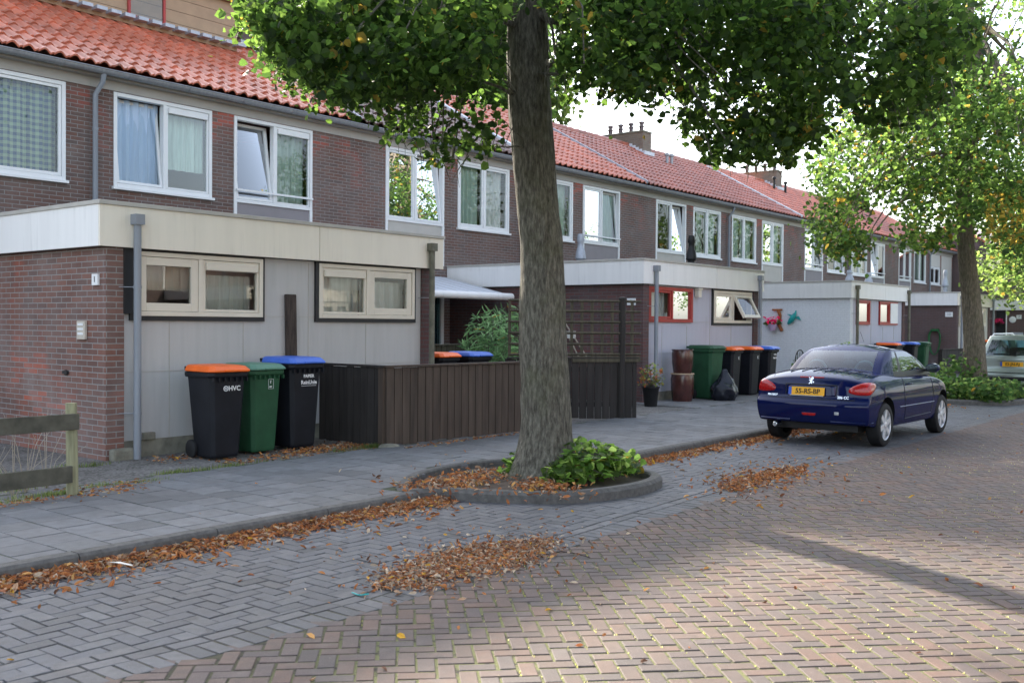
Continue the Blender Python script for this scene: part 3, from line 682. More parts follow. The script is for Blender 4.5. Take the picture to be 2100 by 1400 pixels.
# ================================================================ STORAGE ANNEXES
YF,YW=9.9,9.98
def downpipe(par,x,y,z0,z1,m=pipem,head=True,clips=(.55,1.9)):
    t=MB().tube([(x,y,z0),(x,y,z1)],.04,14)
    if head: t.box(x-.055,y-.055,z1-.02,x+.055,y+.055,z1+.09)
    for q in clips: t.tube([(x,y,q),(x,y,q+.03)],.045,14)
    o=t.build('downpipe',m,par,smooth=True)
    for q in clips: MB().tube([(x-.16,y+.12,q+.015),(x,y+.02,q+.015)],.006,6).build('pipe_bracket',zinc,o)
    return o
def annex(X,label,front,side=brick_lo,fm=fascia,fsm=None,W=5.27,pipes=(.4,4.98),pm=pipem,pan=panelg,holes=(),sidewall_extra=None,head=zincold):
    a=thing('storage_annex',label,'annex',(X,YF,0),'flat-roofed storage annexes in front of the houses')
    # brick side walls, with a corner nib that turns the corner
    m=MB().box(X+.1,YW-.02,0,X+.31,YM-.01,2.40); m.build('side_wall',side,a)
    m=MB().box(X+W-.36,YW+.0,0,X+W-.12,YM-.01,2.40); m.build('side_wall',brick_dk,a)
    m=wall_holes(MB(),X+.31,X+W-.36,.26,2.36,YW+.03,holes,th=.1)
    m.build('front_panel',pan,a)
    # joint lines of the panels
    j=MB(); x=X+.31+.57
    while x<X+W-.6:
        j.box(x,YW+.024,.27,x+.006,YW+.032,1.55 if any(h[0]<x<h[1] for h in holes) else 2.3); x+=.99
    for z in (1.0,1.62): 
        cuts=sorted([X+.31]+[q for h in holes for q in (h[0]-.06,h[1]+.06)]+[X+W-.36]) if z>1.5 else [X+.31,X+W-.36]
        for q in range(0,len(cuts)-1,2): j.box(cuts[q],YW+.024,z,cuts[q+1],YW+.032,z+.005)
    j.build('panel_joints',coping,a)
    MB().box(X+.31,YW+.01,-.05,X+W-.36,YW+.06,.26).build('plinth',concrete,a)
    MB().add([(X+.32,YW+1.6,.2),(X+W-.37,YW+1.6,.2),(X+W-.37,YW+1.6,2.35),(X+.32,YW+1.6,2.35)],[(0,1,2,3)]).build('inner_wall',curty,a)
    # fascia: front boards with a joint, side board
    MB().box(X,YF,2.335,X+W*.56,YF+.03,2.77).build('fascia_board',fm,a,bev=.003); MB().box(X+W*.56+.008,YF,2.335,X+W,YF+.03,2.77).build('fascia_board',fm,a,bev=.003)
    MB().box(X-.001,YF+.031,2.335,X+.03,YM-.01,2.77).build('fascia_board',fsm or fasciaw,a,bev=.003); MB().box(X+W-.03,YF+.031,2.335,X+W+.001,YM-.01,2.77).build('fascia_board',fsm or fasciaw,a,bev=.003)
    MB().box(X+.04,YF+.04,2.33,X+W-.04,YM-.012,2.35).build('soffit',blackfr,a)
    MB().box(X-.015,YF-.02,2.77,X+W+.015,YF+.1,2.815).box(X-.015,YF+.1,2.77,X+.1,YM-.012,2.815).box(X+W-.1,YF+.1,2.77,X+W+.015,YM-.012,2.815).build('coping',coping,a,bev=.004)
    MB().box(X+.1,YF+.1,2.6,X+W-.1,YM-.012,2.72).build('flat_roof',roofdk,a)
    for i,p in enumerate(pipes): downpipe(a,X+p,YF-.05,0,2.6,pm[i] if isinstance(pm,(list,tuple)) else pm)
    front(a,X); return a
def surround(par,x0,x1,z0,z1): MB().frame(x0-.05,z0-.05,x1+.03,z1+.03,.05,YW-.005,YW+.05).build('window_surround',blackfr,par)
def f1(a,X):
    MB().box(5.79,YW-.03,1.63,5.9,YW+.02,2.335).build('cover_strip',blackfr,a)
    surround(a,5.93,7.62,1.61,2.31); surround(a,8.5,10.24,1.61,2.31)
    window(a,5.93,7.62,1.61,2.31,YW,cream,[dict(x0=0,x1=.49,sash=.09,curtain=curty,cbot=1.9),dict(x0=.49,x1=1,sash=.03,vent=1,curtain=curtw,ctop=2.1)],fr=.05,sill=False)
    window(a,8.5,10.24,1.61,2.31,YW,cream,[dict(x0=0,x1=.49,sash=.03,vent=1,curtain=curtw,ctop=2.15),dict(x0=.49,x1=1,sash=.09,curtain=curtw,ctop=2.12)],fr=.05,sill=False)
H1=[(5.93,7.62,1.61,2.31),(8.5,10.24,1.61,2.31)]
A1=annex(5.49,'nearest cream-fasciaed brick annex with two low windows behind the three front bins',f1,holes=H1,pm=(pipem,zincold))
X=16.3
H2=[(16.62,18.36,1.61,2.3),(19.28,21.1,1.61,2.3)]
def f2(a,X):
    window(a,16.62,18.36,1.61,2.3,YW,redfr,[dict(x0=0,x1=.52,sash=.04,curtain=curtw),dict(x0=.52,x1=1,sash=.0,curtain=curtw,ctop=1.8)],fr=.07,sill=False,label='red framed window with pale blind')
    surround(a,19.28,21.1,1.61,2.3)
    window(a,19.28,21.1,1.61,2.3,YW,cream,[dict(x0=0,x1=.5,sash=.06),dict(x0=.5,x1=1,sash=.07,tilt=-28)],fr=.06,sill=False,label='cream window with its right sash pushed open')
A2=annex(X,'flat-roofed annex with a red window and an open cream window, right of the trellis',f2,holes=H2,pan=panelb,fm=fasciaw,side=brick_dk,pm=pipem)
X=27.1
H3=[(27.75,28.8,1.61,2.3),(29.6,31.2,1.61,2.3)]
def f3(a,X):
    window(a,27.75,28.8,1.61,2.3,YW,redfr,[dict(x0=0,x1=1,sash=.03,curtain=curto)],fr=.06,sill=False,label='red framed window with orange blind')
    window(a,29.6,31.2,1.61,2.3,YW,redfr,[dict(x0=0,x1=.55,sash=.03,curtain=curty),dict(x0=.55,x1=1,sash=.0,curtain=curtw)],fr=.06,sill=False,label='red framed window with one white panel')
    MB().box(30.5,YW-.03,1.66,31.15,YW-.01,2.26).build('white_panel',white,a)
A3=annex(X,'annex with white painted brick side wall and red window frames behind the blue car',f3,side=brick_wh,holes=H3,pan=panelb,W=4.95,fm=fasciaw,pipes=(.35,4.8),pm=zincold)
X=37.5
H4=[(38.0,39.2,1.61,2.3),(40.2,41.6,1.61,2.3)]
def f4(a,X):
    window(a,38.0,39.2,1.61,2.3,YW,cream,[dict(x0=0,x1=.5),dict(x0=.5,x1=1,tilt=-20)],sill=False)
    window(a,40.2,41.6,1.61,2.3,YW,cream,pane2({},{}),sill=False)
A4=annex(X,'brown brick annex with a green garden hose on its wall, behind the far tree trunk',f4,side=brick_br,holes=H4,W=4.9,pan=panelc,pipes=(.3,4.75))
X=48.1
def f5(a,X):
    MB().box(X+.085,10.72,.1,X+.095,11.12,2.3).build('doorway',darkin,a)  # flat dark sheet stands for the shade inside the opening
    MB().box(X+.06,10.68,.1,X+.1,10.72,2.33).build('door_post',white,a)
A5=annex(X,'farthest annex at the right edge with a dark doorway and a wall clock',f5,side=brick_br,W=5.0,pan=panelc)
# ================================================================ TREES
from mathutils import noise as mn
def trunk_mesh(name,pts,rad,mat,parent,rings=90,n=56,amp=.018,flare=None):
    P=[Vector(p) for p in pts]; L=[0]
    for a,b in zip(P[:-1],P[1:]): L.append(L[-1]+(b-a).length)
    V=[];Fc=[]
    for i in range(rings+1):
        s=L[-1]*(i/rings)**1.0; x=[np.interp(s,L,[p[k] for p in P]) for k in range(3)]; r=np.interp(s,L,rad)
        for k in range(n):
            t=2*math.pi*k/n; c,s2=math.cos(t),math.sin(t)
            q=Vector((c*2.2,s2*2.2,x[2]*1.1)); h=mn.noise(q)*.05+mn.noise(Vector((c*9,s2*9,x[2]*2.5)))*.028+abs(mn.noise(Vector((c*15,s2*15,x[2]*3.2))))*.07
            fl=0
            if flare and s<flare: fl=(1-s/flare)**2*(.10+.12*max(0,math.sin(t*5+.7)))
            rr=r*(1+h*amp/.018)+fl; V.append((x[0]+c*rr,x[1]+s2*rr,x[2]))
    for i in range(rings):
        for k in range(n): k2=(k+1)%n; Fc.append((i*n+k,i*n+k2,(i+1)*n+k2,(i+1)*n+k))
    o=npmesh(name,V,Fc,mat,parent=parent,smooth=True); return o
LG=np.array([[0,0,0],[-.46,.28,.05],[-.36,.72,.06],[0,1.08,-.06],[.36,.72,.06],[.46,.28,.05]])
LGF=np.array([[0,3,2,1],[0,5,4,3]])
def leaves(ctr,size,cols,parent,name='crown',droop=.6,mat=None,shape=LG,facef=LGF,loc=None,szvar=.2,flat=None):
    n=len(ctr); ctr=np.asarray(ctr)
    d=rng.normal(size=(n,3)); d[:,2]=d[:,2]*.5-droop; d/=np.linalg.norm(d,axis=1)[:,None]
    u=rng.normal(size=(n,3))*(.65 if flat is None else flat)+np.array([0,0,1]); x=np.cross(d,u); x/=np.linalg.norm(x,axis=1)[:,None]; z=np.cross(x,d)
    sz=size*np.clip(rng.normal(1,szvar,n),.5,1.6)
    V=ctr[:,None,:]+sz[:,None,None]*(shape[None,:,0,None]*x[:,None,:]+(shape[None,:,1,None]-.5)*d[:,None,:]+shape[None,:,2,None]*z[:,None,:])
    k=len(shape); Fc=(facef[None]+k*np.arange(n)[:,None,None]).reshape(-1,facef.shape[1])
    return npmesh(name,V.reshape(-1,3),Fc,mat or leafm,np.repeat(cols,k,axis=0),parent,loc)
def leafcols(n,green=((.035,.075,.015),(.055,.105,.02),(.075,.13,.025),(.03,.06,.015)),yel=.05,ctr=None,yc=(.17,.13,.02)):
    g=np.array(green)[rng.integers(0,len(green),n)]*np.clip(rng.normal(1,.15,(n,1)),.6,1.5)
    y=rng.random(n)<yel
    if ctr is not None: # yellow leaves come in small groups
        f=np.sin(ctr[:,0]*5.1)+np.sin(ctr[:,1]*4.3+1)+np.sin(ctr[:,2]*6.1+2); y=y|((f>1.9)&(rng.random(n)<yel*7))
    g[y]=np.array(yc)*np.clip(rng.normal(1,.25,(y.sum(),1)),.4,1.4); return g
def region(poly,D0,D1,n):
    """n random points in the part of space seen through an outline, between two distances"""
    p=np.array(poly,float); out=[]; m=0
    while m<n:
        u=rng.uniform(p[:,0].min(),p[:,0].max(),n*2); v=rng.uniform(p[:,1].min(),p[:,1].max(),n*2); k=inpoly(u,v,poly); u,v=u[k],v[k]
        D=rng.uniform(D0,D1,len(u)); out.append(COn+(CFn+CRn*((u-CX)/F)[:,None]-CUn*((v-CY)/F)[:,None])*D[:,None]); m+=len(u)
    return np.concatenate(out)[:n]
def ellip(c,r,n,shell=.35):
    d=rng.normal(size=(n,3)); d/=np.linalg.norm(d,axis=1)[:,None]; return np.array(c)+d*np.array(r)*(rng.uniform(shell**3,1,n)**(1/3))[:,None]
def sunmask(P,keep=.04):  # drops leaves whose shadow would land on the road's sunlit patches
    t=P[:,2]/SD.z; sx=P[:,0]-SD.x*t; sy=P[:,1]-SD.y*t
    lit=(sx>1.5)&(sx<6.95+.5*(3-sy))&(sy>4.15-1.2*(sx-2))&(sy<3.2)
    lit|=(sx>12.6)&(sx<14.2)&(sy>2.7)&(sy<3.6)
    return ~lit|(rng.random(len(P))<keep)
def clump(C,k,rad,sq=.75):
    n=len(C); kk=rng.poisson(k,n)+1; idx=np.repeat(np.arange(n),kk); o=rng.normal(size=(len(idx),3))*rad*rng.uniform(.5,1.3,n)[idx][:,None]; o[:,2]*=sq
    return C[idx]+o
def limbs(src,targets,parent,mat,r0=.05,r1=.006,name='branch',mid=.45,lift=.25,n=6):
    m=MB()
    for t in targets:
        s_=Vector(src[int(rng.integers(0,len(src)))]) if not isinstance(src,Vector) else src
        t=Vector(t); d=t-s_; a=s_+d*mid+Vector((0,0,lift*d.length*.5))+Vector(rng.normal(size=3)*.06*d.length); pts=[]
        for q in range(9):
            u=q/8; pts.append(s_*(1-u)**2+a*2*u*(1-u)+t*u*u+Vector(rng.normal(size=3)*.008*d.length))
        sc=min(1.6,max(.5,d.length/2.5)); m.tube(pts,[max(r1,(r0*(1-u/8)**1.2)*sc) for u in range(9)],n)
    return m.build(name,mat,parent,smooth=True)
# ---- the near street tree
T1=thing('lime_tree','large lime tree in the near kerbed planter, thick bare trunk and dark overhanging crown','tree',(7.95,5.85,.08))
D1=9.85
tp=[(1117,1000),(1117,975),(1118,935),(1120,860),(1115,700),(1110,500),(1098,380),(1089,260),(1081,100),(1081,0),(1080,-150),(1085,-420),(1095,-800)]
tr=[.29,.275,.262,.236,.222,.203,.20,.205,.196,.19,.17,.12,.05]
tpts=[gd(u,v,D1) for u,v in tp]
tk=trunk_mesh('trunk',tpts,tr,bark,T1,rings=170,n=84,amp=.022,flare=.55)
tm=MB()   # lobes where the roots swell the trunk, and a callus scar
PA=[(470,-60),(1045,-60),(1045,60),(1040,165),(985,150),(930,165),(880,190),(850,215),(790,228),(735,205),(690,205),(640,175),(600,165),(560,120),(520,70),(490,20)]
PA2=[(475,-40),(640,-40),(640,140),(560,118),(500,40)]
PB=[(800,250),(850,215),(900,200),(960,190),(1045,215),(1045,280),(1010,290),(960,320),(930,345),(890,352),(870,325),(860,290),(830,285),(800,272)]
PB2=[(880,300),(935,300),(940,345),(905,352),(885,335)]
PC=[(1125,-60),(1420,-60),(1420,200),(1340,185),(1290,205),(1230,165),(1190,150),(1160,130),(1128,150)]
PC2=[(1130,150),(1190,145),(1195,190),(1175,245),(1140,225)]
PD=[(1395,-60),(1960,-60),(2010,60),(2020,110),(1960,150),(1900,230),(1820,235),(1790,255),(1720,205),(1690,180),(1680,230),(1685,290),(1610,335),(1560,325),(1500,335),(1450,300),(1400,260),(1410,220),(1395,180)]
PE=[(1215,160),(1340,175),(1400,195),(1400,235),(1330,215),(1270,215),(1215,195)]
PF=[(1400,225),(1690,200),(1690,290),(1610,335),(1505,332),(1440,300),(1405,265)]
def bough(poly,D0,D1_,n,k,rad,size,**kw):
    C=region(poly,D0,D1_,n); L=clump(C,k,rad); u,v,_=npx(L); p=np.array(poly,float); c=p.mean(0); q=c+(p-c)*1.02; du=16*np.sin(L[:,0]*6.1+L[:,2]*4.3)+12*np.sin(L[:,1]*9.7+L[:,2]*7); dv=16*np.sin(L[:,1]*5.3+L[:,0]*3.9)+12*np.sin(L[:,0]*11.3-L[:,2]*6); return L[inpoly(u+du,v+dv,q)|(rng.random(len(L))<.12)],C
parts=[]; tg=[]
for poly,a,b,n,k,rad in ((PA,7.2,10.4,480,44,.15),(PA2,7.2,9.4,80,44,.16),(PB,8,10.,50,22,.12),(PB2,8,8.8,7,12,.09),(PC,7.6,10.6,250,46,.15),(PC2,8.6,9.8,8,10,.09),(PD,7.6,10.6,480,46,.15),(PE,8.2,10.4,22,14,.11),(PF,8.,10.,60,36,.14)):
    L_,C_=bough(poly,a,b,n,k,rad,.08); parts.append(L_); tg.append(C_[rng.choice(len(C_),min(len(C_),max(4,n//14)),replace=False)])
# drooping sprays along the lower edges of the boughs
sprays=[]; stw=MB()
for poly,k0,k1,n_ in ((PA,3,15,58),(PC,2,8,26),(PD,2,18,64),(PB,5,14,22)):
    for q in range(n_):
        i=int(rng.integers(k0,k1)); i2=(i+1)%len(poly); t=rng.random(); u0=poly[i][0]*(1-t)+poly[i2][0]*t; v0=poly[i][1]*(1-t)+poly[i2][1]*t; D=rng.uniform(7.9,9.8)
        l=rng.uniform(14,46); w_=rng.normal(0,14); p0=gd(u0+rng.normal(0,12),v0-25,D); p1=gd(u0+w_,v0+l,D)
        stw.tube([p0,(p0+p1)/2+Vector((0,0,.02)),p1],[.006,.004,.002],4)
        m_=int(rng.integers(9,20)); tt=rng.random(m_)**.8; sprays.append(np.array(p0)[None]*(1-tt[:,None])+np.array(p1)[None]*tt[:,None]+rng.normal(0,.045,(m_,3)))
parts+=sprays; stw.build('twigs',bark,T1)['kind']='stuff'
up=ellip((7.5,5.7,8.4),(4.0,3.7,3.2),560,.3); up=up[up[:,2]>5.9]; parts.append(clump(up,22,.3))
LV=np.concatenate(parts)
hole=np.sin(LV[:,0]*4.7+LV[:,2]*2.1)+np.sin(LV[:,1]*5.3-LV[:,0]*1.7)+np.sin(LV[:,2]*6.3+LV[:,1]*2.9); LV=LV[(hole<1.15)|(rng.random(len(LV))<.15)]
# keep the trunk itself clear
u_,v_,d_=npx(LV); k_=~((u_>1035)&(u_<1140)&(v_>40)&(d_<D1+.3)); k_&=~((v_>345)&(u_>700)&(d_<20)); k_&=sunmask(LV)
for (x0_,x1_,y0_,y1_,z_,kp) in ((5.0,7.7,5.8,8.8,3.3,.22),(7.3,9.9,3.2,6.2,3.4,.35),(4.4,6.4,6.4,9.0,4.2,.3)):  # crown thinned here so the sun reaches its lower boughs
    t_=(LV[:,2]-z_)/SD.z; sx=LV[:,0]-SD.x*t_; sy=LV[:,1]-SD.y*t_; k_&=~((sx>x0_)&(sx<x1_)&(sy>y0_)&(sy<y1_)&(LV[:,2]>z_+.7))|(rng.random(len(LV))<kp)
LV=LV[k_]
leaves(LV,.055,leafcols(len(LV),((.021,.046,.009),(.032,.066,.012),(.048,.092,.017),(.015,.035,.008)),yel=.012,ctr=LV),T1,szvar=.38,flat=1.0)
srcs=[tuple(p) for p in tpts[10:13]]
limbs(srcs,np.concatenate(tg),T1,bark,.055,.006,lift=.22)
limbs([tuple(gd(1083,70,D1))],[gd(720,-60,9.6),gd(860,20,9.0)],T1,bark,.075,.02,lift=.1,n=10)
limbs([tuple(gd(1083,20,D1))],[gd(1480,0,9.2),gd(1330,60,8.8)],T1,bark,.075,.02,lift=.1,n=10)
low=[gd(1092,300,D1),gd(1090,210,D1)]
limbs([tuple(low[0])],[gd(1010,230,9.2),gd(930,300,8.6)],T1,bark,.02,.004,lift=-.1)
limbs([tuple(low[1])],[gd(960,80,9),gd(1020,100,9.4),gd(830,90,9)],T1,bark,.035,.006,lift=.0)
limbs([tuple(gd(1092,150,D1))],[gd(1165,160,9),gd(1300,150,8.6),gd(1390,120,9)],T1,bark,.035,.006,lift=.1)
# young shoots round the foot
def shrub(name,label,c,r,n,size,green,grp=None,yel=0,hang=None,cat='shrub',droop=.35):
    o=thing(name,label,cat,(c[0],c[1],c[2]),grp); C=ellip((c[0],c[1],c[2]+r[2]*.55),r,n,.2); C=C[C[:,2]>c[2]+.03]
    leaves(C,size,leafcols(len(C),green,yel,C),o,'foliage',droop=droop,flat=.45)
    m=MB()
    for t in C[rng.choice(len(C),min(30,len(C)),replace=False)]:
        b=Vector((c[0]+random.uniform(-.1,.1)*r[0],c[1]+random.uniform(-.1,.1)*r[1],c[2])); t=Vector(t); m.tube([b,(b+t)/2+Vector((0,0,.06)),t],[.006,.005,.003],5)
    m.build('stems',bark,o); return o
GB=((.06,.12,.022),(.085,.15,.032),(.042,.09,.018),(.12,.18,.045))
sp=thing('basal_shoots','bright green leafy shoots sprouting at the foot of the near tree, right side','plant',(8.1,5.6,.1))
C=np.concatenate([ellip((8.1,5.58,.22),(.5,.42,.22),520,.4),ellip((8.3,5.45,.17),(.48,.34,.19),330,.3),ellip((7.85,5.4,.16),(.34,.28,.17),190,.3),ellip((8.0,5.85,.3),(.25,.2,.18),80,.3),ellip((7.6,5.42,.13),(.27,.24,.14),170,.3)]); C=C[(C[:,2]>.1)]
leaves(C,.075,leafcols(len(C),GB,.03),sp,'foliage',droop=.3,flat=.4)
m=MB()
for t in C[rng.choice(len(C),50,replace=False)]: b=Vector((8.0,5.75,.08)); m.tube([b,(b+Vector(t))/2+Vector((0,0,.1)),Vector(t)],[.008,.005,.003],5)
m.build('stems',bark,sp)
sp2=thing('basal_shoots','small tuft of green leaves at the left foot of the near tree','plant',(7.75,6.35,.08))
b0=gz(1048,968,.1); C=np.concatenate([ellip((b0.x,b0.y+.02,b0.z+.05),(.13,.11,.09),40,.2),ellip((b0.x+.12,b0.y+.0,b0.z+.14),(.08,.08,.1),26,.2)]); sp2.location=(b0.x,b0.y,.08); ORG[sp2.name]=Vector((b0.x,b0.y,.08))
leaves(C,.075,leafcols(len(C),GB,0),sp2,'foliage',droop=.3,flat=.4)
# ---- the far street tree
T2=thing('lime_tree','far lime tree with sunlit trunk edge, between the blue and the silver car','tree',(24.0,6.0,.08))
D2=22.5
tp2=[(2000,800),(1999,775),(1998,700),(1990,600),(1982,520),(1977,430),(1976,330),(1982,200),(1988,60),(1990,-150)]
tr2=[.3,.265,.215,.195,.18,.165,.15,.13,.1,.05]
tpts2=[gd(u,v,D2) for u,v in tp2]
trunk_mesh('trunk',tpts2,tr2,bark2,T2,rings=80,n=40,amp=.02)
QA=[(1660,320),(1720,270),(1780,235),(1850,210),(2100,180),(2160,180),(2160,560),(2060,560),(2015,470),(1965,470),(1950,520),(1905,535),(1860,525),(1830,500),(1850,455),(1830,420),(1780,415),(1790,470),(1775,500),(1760,545),(1715,530),(1690,500),(1665,490),(1655,430),(1690,420),(1665,380),(1650,350)]
QB=[(1800,130),(1900,150),(2150,100),(2150,260),(1800,260),(1700,300),(1680,260)]
QC=[(1960,-60),(2200,-60),(2200,130),(2080,120),(2030,80)]
QD=[(2030,380),(2160,380),(2160,560),(2080,520),(2030,470)]
QE=[(1655,470),(1710,440),(1775,470),(1770,545),(1715,532),(1680,505)]
parts=[];tg=[]
for poly,a,b,n,k,rad in ((QA,19,25,620,34,.28),(QB,19.5,25,170,32,.3),(QC,20,24,34,14,.3),(QD,20,25,60,26,.25),(QE,19,21.5,26,30,.2)):
    L_,C_=bough(poly,a,b,n,k,rad,.08); parts.append(L_); tg.append(C_[rng.choice(len(C_),max(5,n//16),replace=False)])
parts.append(clump(ellip((24.5,5.4,10),(3.6,3.6,2.6),120,.4),22,.35))
LV=np.concatenate(parts); u_,v_,d_=npx(LV); LV=LV[~((v_>520)&(u_>1800)&(u_<2030))]
cl=leafcols(len(LV),((.03,.065,.014),(.05,.095,.02),(.07,.12,.025),(.022,.05,.012)),.03,LV)
u_,v_,d_=npx(LV); yy=(u_>2020)&(v_>395)&(v_<500)&(rng.random(len(LV))<.4); cl[yy]=(.17,.13,.02)  # yellow light on the right-hand leaves is put into their colour
leaves(LV,.085,cl,T2,szvar=.3,flat=1.)
limbs([tuple(p) for p in tpts2[6:9]],np.concatenate(tg),T2,bark2,.06,.012,lift=.3)
limbs([tuple(tpts2[7])],[gd(2040,10,21),gd(2060,-20,22),gd(2010,0,23)],T2,bark2,.06,.02,lift=.2)
# ---- generic full tree for the gardens
def full_tree(name,label,c,h,r,n,grp,green=None,size=.16,th=.14,hc=.62,hr=.38,top=99):
    o=thing(name,label,'tree',c,grp); c=Vector(c)
    pts=[c,c+Vector((.05,.1,h*.3)),c+Vector((-.05,0,h*.6)),c+Vector((0,.1,h*.9))]; trunk_mesh('trunk',pts,[th*1.3,th,th*.7,th*.2],bark,o,rings=24,n=16)
    C=ellip(c+Vector((0,0,h*hc)),(r,r,h*hr),n,.1); C[:,:2]+=rng.normal(size=(n,2))*.25
    L_=clump(C,26,.34); L_=L_[sunmask(L_)]; L_=L_[L_[:,2]<top]; leaves(L_,size,leafcols(len(L_),green or ((.04,.08,.02),(.06,.11,.025),(.03,.06,.015)),.0),o)
    limbs([tuple(pts[1]),tuple(pts[2])],C[rng.choice(n,min(22,n),replace=False)],o,bark,.06,.012); return o
ft=[]  # mostly hidden trees, placed and cut flat to shade the road's right side
for i,(x,y,h,r,lb) in enumerate(((19.2,27,15.2,5.3,'back garden tree behind the brown-tiled house, mostly hidden by the near crown'),(29.4,27,15.1,4.8,'back garden tree behind the near trunk and roof ridge'),(24.8,29.5,16.2,4.3,'tallest back garden tree, between the other two'))):
    ft.append(full_tree('garden_tree',lb,(x,y,-.05),h,r,1150,'back garden trees',hc=.70,hr=.36,size=.22,top=15.5 if i<2 else 16.8))
full_tree('garden_tree','small distant tree top showing over the roofs just left of the far tree crown',(68,40,-.05),11.4,3.0,60,'back garden trees',size=.2)
g3=((.06,.1,.025),(.085,.13,.03),(.045,.08,.02))
T3=thing('street_tree','pale green street tree at the right edge, in front of the end house','tree',(44,7.5,.06))
trunk_mesh('trunk',[(44,7.2,0),(44,7.2,2.5),(44.1,7.1,6)],[.22,.17,.1],bark2,T3,rings=20,n=16)
C=np.concatenate([region([(1990,520),(2160,480),(2160,620),(2060,612),(2010,570)],36,42,70),region([(2000,380),(2160,350),(2160,600),(2050,560)],38,44,90),ellip((44,6.5,6),(3,3,2.5),60)])
L_=clump(C,22,.4); leaves(L_,.16,leafcols(len(L_),g3,.03),T3)
limbs([(44,7.2,2.6),(44.05,7.15,4)],C[rng.choice(len(C),20,replace=False)],T3,bark2,.06,.015)
# ================================================================ BINS
def wbin(label,x,y,body,lid,rz=0,prints=(),s=1,grp='wheelie bins along the pavement',lidopen=0,z=.085):
    b=thing('wheelie_bin',label,'wheelie bin',(x,y,z),grp)
    def pt(X,Y,Z): return (x+X*s,y+Y*s,z+Z*s)
    def loft(secs,name,mat,par,bev=.006,smooth=False):
        vs=[];fs=[]
        for (w,y0,y1,h) in secs:
            ch=min(.05,w*.2)
            vs+=[pt(*p,h) for p in ((-w+ch,y0),(w-ch,y0),(w,y0+ch),(w,y1-ch),(w-ch,y1),(-w+ch,y1),(-w,y1-ch),(-w,y0+ch))]
        for i in range(len(secs)-1):
            for k in range(8): fs.append((i*8+k,i*8+(k+1)%8,(i+1)*8+(k+1)%8,(i+1)*8+k))
        fs.append(tuple(range(7,-1,-1))); fs.append(tuple((len(secs)-1)*8+k for k in range(8)))
        return MB().add(vs,fs).build(name,mat,par,bev=bev)
    bo=loft([(.165,-.21,.17,.02),(.175,-.22,.18,.05),(.19,-.232,.2,.3),(.222,-.262,.25,.86),(.225,-.265,.255,.9)],'body',body,b)
    loft([(.245,-.285,.27,.9),(.255,-.3,.275,.92),(.255,-.3,.275,.955),(.24,-.29,.26,.96)],'rim',body,bo,.004)
    for k in range(7 if y<9.45 and x<8 else 0): q=-.21+k*.07; MB().box(*pt(q-.006,-.3,.86),*pt(q+.006,-.262,.905)).build('rim_rib',body,bo)
    lo=loft([(.25,-.315,.255,.962),(.262,-.33,.26,.968),(.258,-.325,.262,.985),(.23,-.27,.27,1.025),(.19,-.2,.27,1.035)],'lid',lid,b,.008)
    MB().box(*pt(-.09,-.345,.968),*pt(.09,-.32,.99)).build('lid_grip',lid,lo,bev=.006)
    MB().tube([pt(-.2,.31,1.0),pt(.2,.31,1.0)],.014*s,10).box(*pt(-.2,.24,.97),*pt(-.17,.32,1.01)).box(*pt(.17,.24,.97),*pt(.2,.32,1.01)).build('handle',body,b)
    for sx in (-1,1):
        MB().lathe(pt(sx*.2-.0225,.17,.1),[(.09*s,0),(.1*s,.008*s),(.1*s,.037*s),(.09*s,.045*s)],24,'x').build('wheel',rubber,b,smooth=True)
    for tx,sz,px,pz,mt in prints:
        if tx=='#frame': 
            o=MB(); a=.038*s
            c=Vector(pt(px,-.263,pz)); yy=c.y-.012; o.frame(c.x-a,c.z-a*1.5,c.x+a,c.z+a*1.5,.003,yy,yy+.002).build('print',mt,bo)
            continue
        if tx=='#ring':
            c=pt(px,-.272,pz); ringp=[(c[0]+.026*s*math.cos(q),c[1],c[2]+.026*s*math.sin(q)) for q in np.linspace(0,6.2832,17)]; o=MB().tube(ringp,.005*s,6); o.tube([(c[0]-.012*s,c[1],c[2]),(c[0],c[1],c[2]+.012*s),(c[0]+.012*s,c[1],c[2]),(c[0],c[1],c[2]-.012*s),(c[0]-.012*s,c[1],c[2])],.004*s,6); o.build('print',mt,bo); continue
        if tx=='#bar': c=pt(px,-.268,pz); MB().box(c[0]-sz,c[1],c[2]-.002,c[0]+sz,c[1]+.004,c[2]+.002).build('print',mt,bo); continue
        textmesh('print',tx,sz*s,mt,pt(px,-.268-.0005,pz),(1,0,0),(0,.055,1),bo,.001,.0015)
    b.rotation_euler=(0,0,R(rz)); return b
wbin('black bin with orange lid marked HVC, leftmost of the three nearest bins',6.49,9.30,binblk,lidor,-3,[('HVC',.075,.065,.78,inkw),('#ring',.03,-.045,.782,inkw)],s=.97)
wbin('green bin with faded green lid, middle of the three in front of the nearest annex',7.06,9.42,bingrn,lidgrn,3,[('#frame',.05,.04,.8,inkw),('f',.05,.04,.82,inkw),('GFT',.022,.04,.765,inkw)],s=.97)
wbin('black bin with blue lid marked PAPIER, rightmost of the three nearest bins',7.62,9.42,binblk,lidbl,1,[('PAPIER',.05,.02,.82,inkw),('ReinUnie',.062,.02,.75,inkw),('#bar',.11,.02,.712,inkw)],s=1.03)
wbin('orange-lidded bin standing behind the brown board fence, only its lid showing',11.15,10.4,binblk,lidor,5)
wbin('blue-lidded bin behind the brown board fence, beside the oleander',11.85,10.35,binblk,lidbl,-4)
wbin('large dark green bin behind the black rubbish bag, left of the black bins',18.15,9.55,bingrn,bingrn,-8,s=1.04)
wbin('black bin with orange lid right of the dark green bin at the second annex',19.0,9.55,binblk,lidor,2,[('K',.09,.06,.8,inkw)])
wbin('black bin with orange lid beside the blue-lidded one at the second annex',19.8,9.5,binblk,lidor,0,[('K',.09,.06,.8,inkw)])
